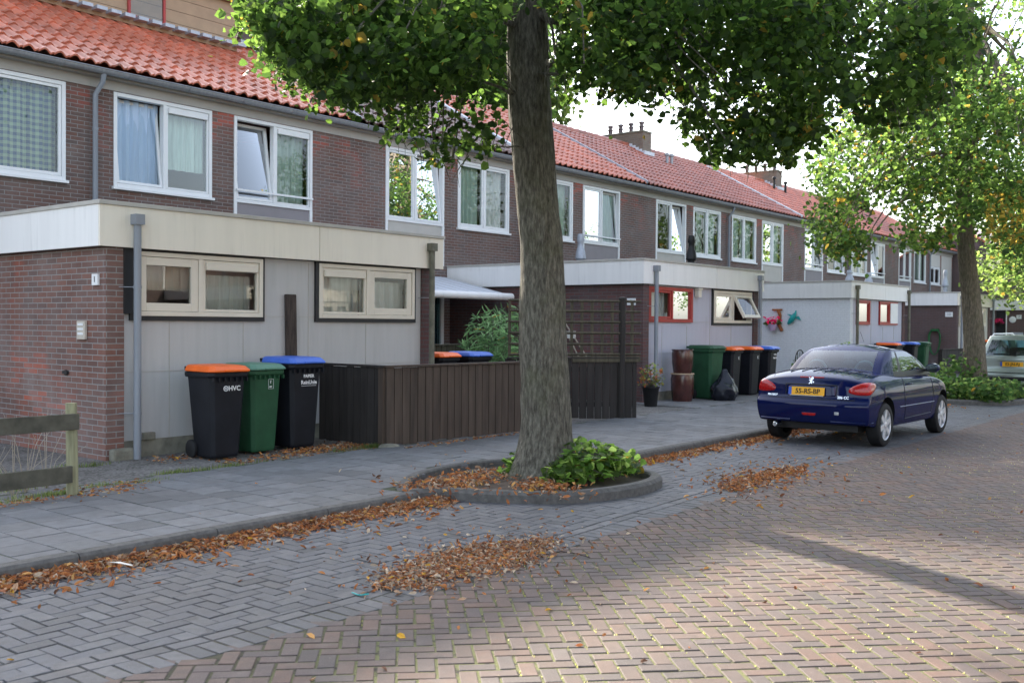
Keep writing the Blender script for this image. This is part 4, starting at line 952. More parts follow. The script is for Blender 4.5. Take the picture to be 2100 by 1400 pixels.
wbin('black bin with blue lid beside the arched iron fence',20.55,9.45,binblk,lidbl,3,[('PAPIER',.05,.05,.85,inkw),('ReinUnie',.06,.05,.78,inkw)])
wbin('black bin with orange lid just above the roof of the blue car',28.3,9.3,binblk,lidor,4)
wbin('blue-lidded bin, left one of the two blue lids behind the car roof',29.2,9.5,binblk,lidbl,-3)
wbin('blue-lidded bin, right one of the two blue lids behind the car roof',30.3,9.4,binblk,lidbl,2)
wbin('green bin, rightmost of the row seen over the blue car roof',31.4,9.4,bingrn,bingrn,2)
wbin('black bin with orange lid just left of the far tree trunk',38.9,9.5,binblk,lidor,0)
# ================================================================ FENCES
def board_fence(name,label,a,b,h,mat,z0=.07,bw=.115,gap=.01,th=.02,grp=None,posts=True,rail=True,boardpart='board'):
    a=Vector((*a,0)); b=Vector((*b,0)); L=(b-a).length; d=(b-a)/L; nn=Vector((-d.y,d.x,0)); o=thing(name,label,'fence',(a.x,a.y,z0),grp)
    def bx(s0,s1,n0,n1,zb,zt,skew=0):
        m=MB(); v=[a+d*s+nn*n+Vector((0,0,z)) for z in(zb,zt) for n in(n0,n1) for s in(s0,s1)]; return m.add(v,[(0,2,3,1),(4,5,7,6),(0,1,5,4),(2,6,7,3),(0,4,6,2),(1,3,7,5)])
    s_=0.
    while s_<L-bw*.5:
        bx(s_,min(L,s_+bw),random.uniform(-.002,.003),th+random.uniform(-.002,.003),z0+random.uniform(0,.03),h-random.uniform(.0,.008)).build(boardpart,mat,o,bev=.002); s_+=bw+gap
    if rail:
        for z in (z0+.2,h-.2): bx(0,L,th+.003,th+.045,z,z+.07).build('rail',mat,o)
        bx(-.02,L+.02,-.03,th+.05,h,h+.025).build('cap_rail',mat,o,bev=.003)
    if posts:
        q=0
        while q<L+.1: bx(min(q,L)-.04,min(q,L)+.04,th+.01,th+.09,z0-.05,h).build('post',mat,o); q+=1.8
    return o
board_fence('board_fence','brown vertical board fence along the pavement, left of the near tree trunk',(8.43,8.66),(11.6,8.42),1.02,fencew)
board_fence('board_fence','dark board fence running back from the pavement beside the blue-lidded bin',(8.4,9.84),(8.4,8.70),1.02,fenced,grp=None)
fp=board_fence('board_fence','dark mossy board fence with square trellis on top, right of the near tree trunk',(12.0,9.66),(13.62,8.38),1.02,fenced)
a=Vector((12.0,9.66,0)); b=Vector((13.66,8.35,0)); L=(b-a).length; d=(b-a)/L; nn=Vector((-d.y,d.x,0))
m=MB()
def slat(m,p,q,w=.014): m.tube([p,q],w,4)
k=0
while k*.165<L: m.tube([a+d*(k*.165)+Vector((0,0,1.06)),a+d*(k*.165)+Vector((0,0,1.93))],.03,4); k+=1
for z in (1.09,1.25,1.42,1.59,1.76,1.92): m.tube([a+nn*-.02+Vector((0,0,z)),b+nn*-.02+Vector((0,0,z))],.02,4)
m.build('trellis',fenceg,fp)
MB().tube([a+d*(L-.3)+Vector((0,0,.05)),a+d*(L-.3)+Vector((0,0,1.96))],.055,12).lathe((a+d*(L-.3)+Vector((0,0,1.96)))[:],[(.07,0),(.06,.02),(.01,.035)],12).build('post',fenced,fp)
MB().poly([a+d*1.0+nn*-.03+Vector((0,0,.97)),a+d*L+nn*-.03+Vector((0,0,.97)),a+d*L+nn*-.03+Vector((0,0,1.06)),a+d*1.0+nn*-.03+Vector((0,0,1.06))],nn*.05).build('cap_rail',fenceg,fp)
# post-and-rail fence at the left edge
rf_=thing('rail_fence','weathered post-and-rail fence with two rails at the left edge','fence',(4.29,8.17,.05))
MB().tube([(4.29,8.17,-.1),(4.285,8.17,.4),(4.28,8.175,.86)],[.05,.048,.046],14).build('post',postw,rf_,smooth=True,bev=0)
MB().tube([(2.3,8.17,-.1),(2.3,8.17,.86)],.048,14).build('post',postw,rf_,smooth=True)
MB().box(1.2,8.09,.64,4.31,8.12,.775).build('rail',railw,rf_,bev=.004); MB().box(1.2,8.09,.2,4.25,8.12,.34).build('rail',railw,rf_,bev=.004)
# low hedge board in the front yard
board_fence('board_fence','low mossy board fence behind the orange and blue lids, before the glazed door',(10.9,11.9),(14.2,11.9),1.17,fenceg)
board_fence('board_fence','low dark board fence in front of the annex with the garden hose',(32.4,9.0),(37.0,8.7),.86,fenced,bw=.2)
# arched iron fence
ir=thing('iron_fence','low black iron fence with arched tops in front of the white painted wall','fence',(21.6,9.2,.06))
for i in range(9):
    x=21.5+i*.62; m=MB()
    m.tube([(x,9.1,.06),(x,9.1,.78)],.014,6).tube([(x+.5,9.1,.06),(x+.5,9.1,.78)],.014,6)
    m.tube([(x+.25-.25*math.cos(t),9.1,.78+.24*math.sin(t)) for t in np.linspace(0,math.pi,13)],.014,6)
    for q in (.13,.25,.37): m.tube([(x+q,9.1,.1),(x+q,9.1,.78+.2*math.sqrt(max(0,1-((q-.25)/.25)**2)))],.009,6)
    m.tube([(x,9.1,.2),(x+.62,9.1,.2)],.012,6).tube([(x,9.1,.7),(x+.62,9.1,.7)],.012,6); m.build('fence_panel',ironb,ir)
GD=((.05,.1,.03),(.07,.13,.04),(.04,.08,.025))
shrub('garden_plant','green rose plant with small red blooms behind the arched iron fence',(22.3,9.3,.1),(.5,.2,.5),260,.07,GD,cat='plant')
shrub('garden_plant','taller leafy plant left of the white wall, rising above the iron fence',(24.0,9.5,.1),(.3,.25,.62),240,.08,((.1,.16,.05),(.14,.2,.06)),cat='plant')
shrub('garden_plant','leafy plant top showing over the blue car roof against the white wall',(25.7,9.5,.1),(.28,.22,.7),220,.08,((.1,.16,.05),(.14,.2,.06)),cat='plant')
# planting round the far tree
bu=thing('planter_shrub','dense low green shrubs filling the planter round the far tree','shrub',(22.8,5.7,.1))
C=np.concatenate([ellip((22.3,5.9,.22),(.9,.9,.3),1300,.5),ellip((23.0,5.4,.22),(.9,.8,.28),1300,.5),ellip((22.2,6.4,.35),(.5,.4,.3),400,.3),ellip((22.1,5.2,.2),(.7,.5,.25),700,.4),ellip((23.8,6.2,.5),(.5,.5,.5),500,.3)]); C=C[C[:,2]>.08]
leaves(C,.085,leafcols(len(C),((.03,.07,.02),(.045,.095,.025),(.08,.13,.035)),.01),bu,'foliage',flat=.5)
# ================================================================ FRONT YARD BETWEEN THE ANNEXES
aw=thing('awning','pale striped awning rolled out from the house wall between the first two annexes','awning',(14.6,14.8,2.5))
v=[(12.4,14.85,2.55),(16.2,14.85,2.55),(16.15,13.0,2.14),(12.4,13.0,2.14)]
MB().poly(v,(0,0,.012)).build('cloth',gsheet,aw)
m=MB()
for k in range(12): x=12.5+k*.32; m.poly([(x,14.84,2.566),(x+.02,14.84,2.566),(x+.02,13.02,2.156),(x,13.02,2.156)],(0,0,.002))
m.build('cloth_stripes',coping,aw)
MB().tube([(12.38,12.98,2.11),(16.18,12.98,2.11)],.075,14).build('front_bar',fasciaw,aw,smooth=True)
MB().tube([(16.1,14.8,2.35),(15.4,13.9,2.25),(16.1,13.0,2.12)],.022,8).build('folding_arm',white,aw)
gd_=thing('glazed_door','dark glazed garden door with pale posts under the awning','door',(14.9,14.85,0))
m=MB()
for x in (13.6,14.05,15.1,16.0): m.box(x,14.78,.1,x+.09,14.84,2.4)
for x in (13.0,14.45): m.box(x,14.79,2.3,x+1.4,14.83,2.4)
m.build('door_frame',white,gd_); MB().box(13.67,14.82,.1,16.0,14.85,2.3).build('door_glass',carglass,gd_)
def lance(c,r,n,label,size=.2,name='oleander'):
    o=thing(name,label,'plant',c); C=ellip((c[0],c[1],c[2]+r[2]),r,n,.15)
    sh=np.array([[0,0,0],[-.08,.35,.01],[-.06,.75,.01],[0,1.1,-.05],[.06,.75,.01],[.08,.35,.01]])
    d=rng.normal(size=(len(C),3))
    leaves(C,size,leafcols(len(C),((.06,.12,.05),(.09,.17,.07),(.04,.08,.035),(.12,.2,.1)),.01),o,'foliage',droop=-.5,shape=sh,flat=.8)
    m=MB()
    for t in C[rng.choice(len(C),26,replace=False)]: m.tube([Vector(c),Vector(c)*.4+Vector(t)*.6+Vector((0,0,.1)),Vector(t)],[.012,.008,.004],5)
    m.build('stems',bark,o); return o
lance((12.75,10.7,.1),(.55,.5,.85),760,'oleander bush with long green leaves left of the near tree trunk, beside the blue lid',.2)
lance((14.0,11.2,.1),(.7,.6,.9),900,'oleander bush between the near tree trunk and the trellis, behind the fence',.2)
sh_=shrub('potted_shrub','small reddish green shrub in a dark pot at the corner of the second annex',(15.85,9.45,.42),(.26,.24,.3),300,.05,((.1,.13,.04),(.25,.1,.04),(.14,.17,.05)),cat='plant')
MB().lathe((15.85,9.45,.06),[(.11,0),(.15,.34),(.17,.36),(.16,.38)],18).build('pot',rubber,sh_,smooth=True)
# trained laths on the brick side wall
la=thing('plant_laths','thin pale laths leaning on the dark brick side wall behind the trellis','laths',(16.38,12,.1))
m=MB()
for y0,y1 in ((12.0,11.2),(12.05,11.4),(11.95,12.8)): m.tube([(16.36,12.0,2.32),(16.36,(12.0+y0)/2,1.9),(16.36,y1,.9)],.018,6)
m.build('lath',lathw,la)
MB().box(16.35,11.35,1.32,16.39,11.55,1.45)
o=MB().box(16.34,11.5,1.28,16.39,11.68,1.42).build('wall_plaque',paper,None,(16.36,11.5,1.3)); tag(o,'small white plaque on the dark brick wall behind the trellis','plaque')
# ================================================================ WALL FITTINGS
o=thing('house_number_sign','white number 1 plate high on the side wall of the nearest annex','sign',(5.57,10.15,2.0))
MB().box(5.565,10.08,1.93,5.588,10.2,2.05).build('plate',white,o); textmesh('number','1',.09,inkd,(5.562,10.14,1.99),(0,-1,0),(0,0,1),o,.001)
o=thing('intercom','small beige intercom box on the brick side wall of the nearest annex','intercom',(5.57,10.41,1.45))
MB().box(5.555,10.33,1.35,5.588,10.5,1.55).build('case',curty,o,bev=.006)
for z in (1.5,1.45,1.4): MB().box(5.55,10.36,z,5.556,10.47,z+.025).build('name_strip',white,o)
o=MB().tube([(5.585,10.77,.98),(5.57,10.77,.98)],.03,10).box(5.56,10.72,.965,5.586,10.82,1.0).build('wall_socket',blackfr,None,(5.58,10.77,.98)); tag(o,'tiny dark fitting low on the brick side wall left of the corner','fitting')
o=MB(); zz=[1.0,1.2,1.45,1.6,1.75,1.9]
o.box(7.98,YW-.03,.95,8.13,YW+.03,1.9)
o.xf(lambda p:Vector((p.x+.012*math.sin(p.z*9),p.y,p.z))); o=o.build('charred_post',burnt,None,(8.05,9.95,1.0),bev=.01); tag(o,'short charred timber post against the grey panel, above the blue-lidded bin','post')
o=thing('house_number_sign','white number 3 plate on the brick corner behind the trellis','sign',(16.38,10.2,2.0))
MB().box(16.365,10.12,1.93,16.392,10.3,2.06).build('plate',white,o); textmesh('number','3',.09,inkg,(16.362,10.21,1.995),(0,-1,0),(0,0,1),o,.001)
o=MB().box(18.47,9.9,2.13,18.6,10.0,2.3).box(18.45,9.88,2.28,18.62,10.0,2.32).build('wall_lamp',cream,None,(18.53,9.95,2.1),bev=.008); tag(o,'small cream wall lamp between the red and the cream window','lamp')
def num(x,y0,y1,z0,z1,tx,lb):
    o=thing('house_number_sign',lb,'sign',(x,(y0+y1)/2,z0)); MB().box(x-.03,y0,z0,x-.002,y1,z1).build('plate',white,o); textmesh('number',tx,(z1-z0)*.7,inkd,(x-.033,(y0+y1)/2,(z0+z1)/2),(0,-1,0),(0,0,1),o,.001)
num(37.6,10.1,10.35,1.93,2.1,'13','white number plate on the brown brick wall left of the far trunk')
num(48.2,10.1,10.3,1.95,2.12,'17','white number plate beside the wall clock at the right edge')
o=MB().lathe((48.19,10.45,1.92),[(.001,-.03),(.12,-.03),(.14,-.02),(.14,0)],24,'x').build('wall_clock',white,None,(48.15,10.45,1.92),smooth=True); tag(o,'round white wall clock on the brown brick wall at the right edge','clock')
o=thing('hanging_basket','hanging basket of pink flowers in front of the dark doorway at the right edge','flower basket',(47.9,10.95,1.8))
MB().lathe((47.9,10.95,1.6),[(.02,0),(.12,.06),(.17,.18)],14).build('basket',rubber,o,smooth=True)
C=ellip((47.9,10.95,1.82),(.2,.2,.16),120,.2); leaves(C,.07,np.tile(np.array([[.3,.02,.06]]),(len(C),1)),o,'blooms',flat=.6)
o=MB().box(48.15,10.02,1.25,48.19,10.5,1.36).build('garden_ornament',lead,None,(48.17,10.2,1.3)); tag(o,'small grey shelf ornament below the wall clock','ornament')
# ornaments on the white painted wall
XW=27.18
o=thing('wall_planter','rust brown wooden wall planter with a lilac pot and pink flowers on the white wall','wall planter',(XW,12.1,1.5))
MB().tube([(XW-.03,12.02,2.0),(XW-.03,11.96,1.85),(XW-.03,12.0,1.6),(XW-.03,11.9,1.42)],[.05,.045,.055,.05],8).tube([(XW-.03,12.2,2.02),(XW-.03,11.9,2.02)],.03,6).build('wooden_back',rustw,o)
MB().lathe((XW-.16,12.13,1.42),[(.07,0),(.12,.14),(.13,.18)],16).build('pot',lilacm,o,smooth=True)
C=ellip((XW-.16,12.15,1.72),(.16,.3,.12),26,.3); leaves(C,.09,np.tile(np.array([[.55,.02,.08]]),(len(C),1)),o,'blooms')
C=ellip((XW-.14,12.13,1.64),(.12,.3,.08),60,.2); leaves(C,.07,leafcols(len(C),GD,0),o,'foliage')
o=thing('wall_ornament','teal enamel bird ornament on the white painted wall','ornament',(XW,11.5,1.8))
MB().tube([(XW-.04,11.72,1.62),(XW-.06,11.62,1.72),(XW-.06,11.54,1.84),(XW-.04,11.5,1.93),(XW-.03,11.49,2.0)],[.03,.08,.07,.03,.015],10).build('body',teal,o,smooth=True)
MB().poly([(XW-.05,11.55,1.8),(XW-.05,11.33,1.72),(XW-.05,11.4,1.84)],(.01,0,0)).poly([(XW-.05,11.6,1.8),(XW-.05,11.76,1.9),(XW-.05,11.62,1.88)],(.01,0,0)).build('wing',teal,o)
o=MB().box(27.0,13.0,1.95,27.18,13.25,2.2).build('meter_box',fasciaw,None,(27.1,13.1,2.0),bev=.01); tag(o,'small pale box under the fascia at the left end of the white wall','box')
hs=thing('garden_hose','green garden hose hung in a loop on the brown brick wall','hose',(37.55,10.68,1.0))
m=MB(); 
for q in range(4):
    r_=.17+q*.012; pts=[(37.5-.012*q,10.68-r_*math.cos(t),1.2+.28*math.sin(t) if math.sin(t)>0 else 1.2+.62*math.sin(t)) for t in np.linspace(0,6.2832,26)]; m.tube(pts,.018,8)
m.build('hose_coil',hosem,hs,smooth=True); MB().box(37.42,10.55,1.42,37.59,10.8,1.5).build('hanger',hosem,hs)
# flues standing on annex roofs
def flue(x,y,z,h,m,lb,r=.082):
    o=MB().lathe((x,y,z),[(r,0),(r,h*.35),(r*1.55,h*.4),(r*1.35,h*.55),(r*.85,h*.7),(r*.85,h*.8),(r*1.1,h*.84),(r*.8,h)],16).build('flue_cowl',m,None,(x,y,z),smooth=True); tag(o,lb,'flue','flue cowls on the annex roofs')
flue(19.4,13.5,2.72,.95,lead,'grey flue cowl on the second annex roof, just right of the near trunk')
flue(20.7,11.3,2.72,.9,ironb,'black flue cowl on the second annex roof below the twin windows')
flue(29.4,10.8,2.72,.5,lead,'left one of two grey flue cowls on the white-walled annex roof')
flue(31.0,10.8,2.72,.5,lead,'right one of two grey flue cowls on the white-walled annex roof')
flue(39.9,11,2.72,1.0,lead,'grey flue cowl on the roof beside the pale panel at the end of the row')
# stoneware pots and bag
def crock(z,lb,r=.2,h=.52,x=17.28,y=9.6):
    o=thing('stoneware_pot',lb,'pot',(x,y,z),'stacked stoneware pots'); MB().lathe((x,y,z),[(r*.86,0),(r*.9,.03),(r*1.02,h*.45),(r*1.05,h*.8),(r*.98,h*.97),(r*1.06,h),(r*.92,h-.0)],28).build('pot_body',clay,o,smooth=True); MB().lathe((x,y,z+h-.02),[(r*1.06,0),(r*1.08,.01),(r*1.05,.022),(r*.9,.022)],28).build('pot_rim',clayr if z<.3 else clay,o,smooth=True)
crock(.066,'lower brown glazed stoneware pot with pale rim, under the other pot',.215,.56); crock(.628,'upper glossy brown stoneware pot stacked on the lower one',.2,.46)
o=thing('rubbish_bag','black plastic rubbish bag slumped in front of the dark green bin','rubbish bag',(18.05,9.1,.088))
V=[];Fc=[];n,mm=36,22
for i in range(mm+1):
    ph=math.pi*i/mm
    for k in range(n):
        t=2*math.pi*k/n; q=Vector((math.cos(t)*math.sin(ph),math.sin(t)*math.sin(ph),math.cos(ph))); r_=1+.22*mn.noise(q*1.8)+.16*abs(mn.noise(q*5))-.1*abs(mn.noise(q*9))
        zz=q.z*.24*r_; zz=zz*(1+.8*max(0,q.z)**6) ; V.append((18.05+q.x*.27*r_,9.1+q.y*.25*r_,max(.066,.26+zz)))
for i in range(mm):
    for k in range(n): k2=(k+1)%n; Fc.append((i*n+k,(i+1)*n+k,(i+1)*n+k2,i*n+k2))
npmesh('bag',V,Fc,bagm,parent=o,smooth=True)
# ================================================================ CARS
bluep=plain('blue_car_paint',(.003,.007,.055),.6,.04,3,metal=0,coat=.75,spec=.0)
silverp=plain('silver_green_paint',(.33,.38,.35),.3,.03,3,metal=.5,coat=.8)
redl=plain('red_lamp_glass',(.38,.006,.008),.2,.35,40,coat=.6,spec=.4)
trimb=plain('black_trim',(.014,.014,.016),.45,.2,6)
seatm=plain('seat_fabric',(.05,.055,.06),.8,.2,9)
def interp(x,pts):
    p=np.array(pts,float); return float(np.interp(x,p[:,0],p[:,1]))
def gridbox(sv,vv,wv,f,skip=()):
    """closed box surface on parameter cuts sv (length), vv (across), wv (height)"""
    idx={};V=[];Fc=[];key=[]
    def g(i,j,k):
        if (i,j,k) not in idx: idx[(i,j,k)]=len(V); V.append(f(sv[i],vv[j],wv[k]))
        return idx[(i,j,k)]
    a,b,c=len(sv)-1,len(vv)-1,len(wv)-1
    for i in range(a):
        for j in range(b):
            Fc.append((g(i,j,0),g(i,j+1,0),g(i+1,j+1,0),g(i+1,j,0))); key.append(('bot',i,j)); Fc.append((g(i,j,c),g(i+1,j,c),g(i+1,j+1,c),g(i,j+1,c))); key.append(('top',i,j))
    for i in range(a):
        for k in range(c):
            Fc.append((g(i,0,k),g(i+1,0,k),g(i+1,0,k+1),g(i,0,k+1))); key.append(('side',i,k)); Fc.append((g(i,b,k),g(i,b,k+1),g(i+1,b,k+1),g(i+1,b,k))); key.append(('side',i,k))
    for j in range(b):
        for k in range(c):
            Fc.append((g(0,j,k),g(0,j,k+1),g(0,j+1,k+1),g(0,j+1,k))); key.append(('rear',j,k)); Fc.append((g(a,j,k),g(a,j+1,k),g(a,j+1,k+1),g(a,j,k+1))); key.append(('front',j,k))
    return V,Fc,key
def evalmesh(o):
    dg=bpy.context.evaluated_depsgraph_get(); return bpy.data.meshes.new_from_object(o.evaluated_get(dg))
def freeze(o,ang=32):
    me=evalmesh(o); me.name=o.name; o.modifiers.clear(); old=o.data; o.data=me; bpy.data.meshes.remove(old)
    me.polygons.foreach_set('use_smooth',[True]*len(me.polygons)); me.set_sharp_from_angle(angle=R(ang)); return o
def raw(name,V,Fc,mats,par,mi=None,sub=0):
    me=bpy.data.meshes.new(name); me.from_pydata(V,[],Fc)
    for m in (mats if isinstance(mats,(list,tuple)) else [mats]): me.materials.append(m)
    if mi: me.polygons.foreach_set('material_index',mi)
    bm=bmesh.new(); bm.from_mesh(me); bmesh.ops.remove_doubles(bm,verts=bm.verts,dist=1e-5); bmesh.ops.recalc_face_normals(bm,faces=bm.faces); bm.to_mesh(me); bm.free()
    o=bpy.data.objects.new(name,me); COL.objects.link(o); o.parent=par; ORG[o.name]=Vector((0,0,0))
    if sub: s_=o.modifiers.new('s','SUBSURF'); s_.levels=s_.render_levels=sub
    return o
def carbuild(T,P,paint,lamp_side):
    L=P['L']
    def f(s,v,w):
        zt0=interp(s*L,P['deck'])
        zb=interp(s*L,P['sill'])
        sh=P.get('crown',.05); zt=zt0-sh*abs(v)**3
        z=zb+w*(zt-zb)
        xr=interp(z,P['rear']); xf=interp(z,P['front'])
        x=xr+s*(xf-xr)
        e0=max(0,1-s/.14); e1=max(0,(s-.84)/.16)
        x+=P.get('rc',.10)*abs(v)**3.*e0-.22*abs(v)**3*e1
        hw=interp(z,P['hw'])*(1-P.get('rt',.07)*e0**2-.13*e1**2)
        return (x,v*hw,z)
    sv=[0,.012,.05,.09,.14,.2,.27,.34,.42,.5,.58,.66,.74,.81,.87,.92,.96,.988,1]; vv=[-1,-.96,-.82,-.6,-.3,0,.3,.6,.82,.96,1]; wv=P.get('wv',[0,.04,.14,.28,.34,.42,.56,.7,.84,.95,1])
    V,Fc,key=gridbox(sv,vv,wv,f); body=raw('body',V,Fc,[paint,trimb],T,sub=2)
    freeze(body)
    cut=[]
    for wx in P['wheels']:
        for sy in (-1,1):
            m=MB().lathe((wx,sy*.62-.0,P['wr']+.0),[(P['wr']+.035,-.26),(P['wr']+.035,.5 if sy>0 else .26)],40,'y')
            if sy<0: m.xf(lambda p:Vector((p.x,p.y-.24,p.z)))
            c=m.build('cut',trimb); cut.append(c); b=body.modifiers.new('b','BOOLEAN'); b.operation='DIFFERENCE'; b.object=c; b.solver='EXACT'
    bpy.context.view_layer.update(); freeze(body,30)
    for c in cut: bpy.data.objects.remove(c)
    bpy.context.view_layer.update()
    bm=bmesh.new(); bm.from_mesh(body.data); bv=BVHTree.FromBMesh(bm)
    def snap(p,d,off=.004):
        h=bv.ray_cast(Vector(p),Vector(d))
        return (h[0]+Vector(d)*-off) if h[0] else None
    def patch(name,outline,project,mat,par,off=.006,rings=6,dome=.0,dens=40):
        """outline: closed 2-D curve; project(a,b)->(origin,direction)"""
        o=np.array(outline,float)
        seg=np.linspace(0,len(o),dens,endpoint=False); pts=[]
        for q in seg: i=int(q); t=q-i; pts.append(o[i]*(1-t)+o[(i+1)%len(o)]*t)
        pts=np.array(pts); 
        for _ in range(2): pts=(np.roll(pts,1,0)+2*pts+np.roll(pts,-1,0))/4
        c=pts.mean(0); V=[];Fc=[]
        q0=project(*c); pc=snap(*q0,off=off+dome)
        if pc is None: return None
        V.append(pc)
        for r in range(1,rings+1):
            t=r/rings
            for p in pts:
                a,b=c+(p-c)*t; s_=snap(*project(a,b),off=off+dome*(1-t**3)); V.append(s_ if s_ is not None else V[-1])
        for p in pts:
            s_=snap(*project(*p),off=-.004); V.append(s_ if s_ is not None else V[-1])
        n=len(pts)
        for k in range(n): Fc.append((0,1+k,1+(k+1)%n))
        for r in range(rings):
            for k in range(n): Fc.append((1+r*n+k,1+(r+1)*n+k,1+(r+1)*n+(k+1)%n,1+r*n+(k+1)%n))
        q=raw(name,V,Fc,mat,par); q.data.polygons.foreach_set('use_smooth',[True]*len(q.data.polygons)); return q
    def line(m,pts,project,w=.004,off=.001):
        P_=[]
        for i in range(len(pts)-1):
            for t in np.linspace(0,1,10,endpoint=False): P_.append(np.array(pts[i])*(1-t)+np.array(pts[i+1])*t)
        P_.append(np.array(pts[-1])); q=[snap(*project(*p),off=off) for p in P_]; q=[x for x in q if x is not None]
        if len(q)>1: m.tube(q,w,6)
    return body,snap,patch,line
rearp=lambda y,z:((-2,y,z),(1,0,0))
def sidep(sy): return lambda x,z:((x,sy*2,z),(0,-sy,0))
topp=lambda x,y:((x,y,3),(0,0,-1))
def wheel(T,x,y,r,sy,spokes=6):
    wv=bpy.data.objects.new('wheel',None)
    w_=.19
    m=MB(); prof=[(r*.72,-w_/2),(r*.9,-w_/2),(r*.98,-w_*.42),(r,-w_*.3),(r,w_*.3),(r*.98,w_*.42),(r*.9,w_/2),(r*.74,w_/2),(r*.72,w_*.4)]
    m.lathe((x,y-sy*w_/2,r),prof,40,'y',False); ty=m.build('wheel',rubber,None); ty.parent=T; ORG[ty.name]=Vector((0,0,0))
    ty.data.polygons.foreach_set('use_smooth',[True]*len(ty.data.polygons)); ty.data.set_sharp_from_angle(angle=R(35))
    yo=y-sy*.012
    rm=MB(); rr=r*.73
    rm.lathe((x,yo,r),[(rr*.99,sy*-.035),(rr*1.0,sy*-.01),(rr*.97,sy*.004),(rr*.92,sy*-.008),(rr*.9,sy*-.06)],36,'y',False)
    rm.lathe((x,yo+sy*.0,r),[(rr*.2,sy*-.03),(rr*.2,sy*.008),(rr*.12,sy*.012)],18,'y')
    for k in range(spokes):
        t=2*math.pi*k/spokes+.3
        for dt in (0,):
            c,s_=math.cos(t),math.sin(t); px,pz=-s_,c; a=rr*.15; b=rr*.95; w0,w1=rr*.17,rr*.16
            rm.poly([(x+c*a+px*w0,yo,r+s_*a+pz*w0),(x+c*b+px*w1,yo,r+s_*b+pz*w1),(x+c*b-px*w1,yo,r+s_*b-pz*w1),(x+c*a-px*w0,yo,r+s_*a-pz*w0)],(0,sy*-.03,0))
    rm.build('rim',alloy,ty,bev=.003); MB().lathe((x,yo-sy*.07,r),[(rr*.98,0),(rr*.98,.004)],30,'y').build('wheel_back',trimb,ty)
def plate(T,x,y,z,txt,w=.52,h=.11,tilt=8):
    q=MB().box(0,-w/2,-h/2,-.008,w/2,h/2); 
    f=lambda p:Vector((x+p.x+p.z*math.tan(R(tilt)),y+p.y,z+p.z)); q.xf(f); o=q.build('number_plate',yplate,None); o.parent=T; ORG[o.name]=Vector((0,0,0))
    b=MB().box(-.0085,w/2-.045,-h/2+.002,-.011,w/2-.002,h/2-.002).xf(f).build('plate_band',bplate,o); ORG[o.name]=Vector((0,0,0))
    textmesh('plate_text',txt,h*.86,inkd,(x-.012,y-.02,z-.002),(0,-1,0),(math.tan(R(tilt)),0,1),o,.0008,.0016)
    return o
# ---- blue coupe
SC=.94
CARL=Vector((12.58,5.14,0)); 
T=thing('parked_car','dark blue two-door coupe parked half on the grey parking lane, rear towards the camera','car',(0,0,0)); ORG[T.name]=Vector((0,0,0))
P1=dict(L=3.83,rc=.07,rt=.03,deck=[(0,.90),(.12,.95),(.4,1.0),(.8,1.02),(1.2,.96),(2.4,.93),(2.8,.93),(3.2,.87),(3.6,.74),(3.83,.6)],
  sill=[(0,.27),(.3,.22),(.6,.2),(3.2,.2),(3.83,.22)],
  rear=[(.2,.12),(.26,.06),(.36,.02),(.50,0),(.555,.005),(.59,.045),(.63,.06),(.8,.075),(.9,.11),(1.0,.17)],
  front=[(.2,3.74),(.4,3.83),(.55,3.82),(.7,3.74),(.9,3.6)],
  hw=[(.2,.78),(.3,.815),(.45,.835),(.6,.838),(.75,.825),(.88,.78),(.96,.70),(1.05,.66)],wheels=(.70,3.14),wr=.3,crown=.075,
  wv=[0,.05,.15,.28,.38,.45,.49,.53,.6,.72,.85,.95,1])
body,snap,patch,line=carbuild(T,P1,bluep,1)
ORG[body.name]=Vector((0,0,0))
# wheels and dark underside
for wx in P1['wheels']:
    for sy in (-1,1): wheel(T,wx,sy*.825,.3,sy)
def kid(m,name,mat,par,**k):
    o=m.build(name,mat,None,**k); o.parent=par; ORG[o.name]=Vector((0,0,0)); return o
kid(MB().box(.25,-.6,.16,3.6,.6,.5),'underbody',trimb,T)
for wx in P1['wheels']: kid(MB().box(wx-.36,-.74,.3,wx+.36,.74,.66),'wheel_well',trimb,T)
# greenhouse
def gf(s,v,w):
    xr=.64+.52*w+.30*w**5; xf=3.0-.78*w-.32*w**6; x=xr+s*(xf-xr)
    z=.87+.44*w
    if w>=.8: z+=(.032*(1-abs(v)**2.5)-.05*abs(v)**6*(w>.97))*(w-.8)/.2-.04*max(0,s-.5)*(w-.8)/.2
    hw=(.75-.13*w-.06*w**6); e0=max(0,1-s/.22); hw*=1-.07*e0**2; x+= .11*abs(v)**3*e0*(1-.3*w) - .16*abs(v)**3*max(0,(s-.8)/.2)
    return (x,v*hw,z)
sv=[0,.03,.14,.22,.35,.37,.5,.66,.84,.9,.97,1]; vv=[-1,-.975,-.91,-.5,0,.5,.91,.975,1]; wv=[0,.2,.45,.68,.86,.94,.98,1]
V,Fc,key=gridbox(sv,vv,wv,gf); mi=[]
for k in key:
    g=0
    if k[0]=='rear' and 2<=k[1]<=5 and 1<=k[2]<=3: g=1
    if k[0]=='front' and 1<=k[1]<=6 and 1<=k[2]<=3: g=1
    if k[0]=='side' and 1<=k[2]<=3 and (3<=k[1]<=3 or 5<=k[1]<=8): g=1
    if k[0]=='side' and 1<=k[2]<=3 and k[1] in (4,): g=2
    if k[0]=='side' and k[2]==0 and k[1]>=3: g=2
    mi.append(g)
gh=raw('roof',V,Fc,[bluep,carglass,trimb],T,mi,sub=2); freeze(gh,40)
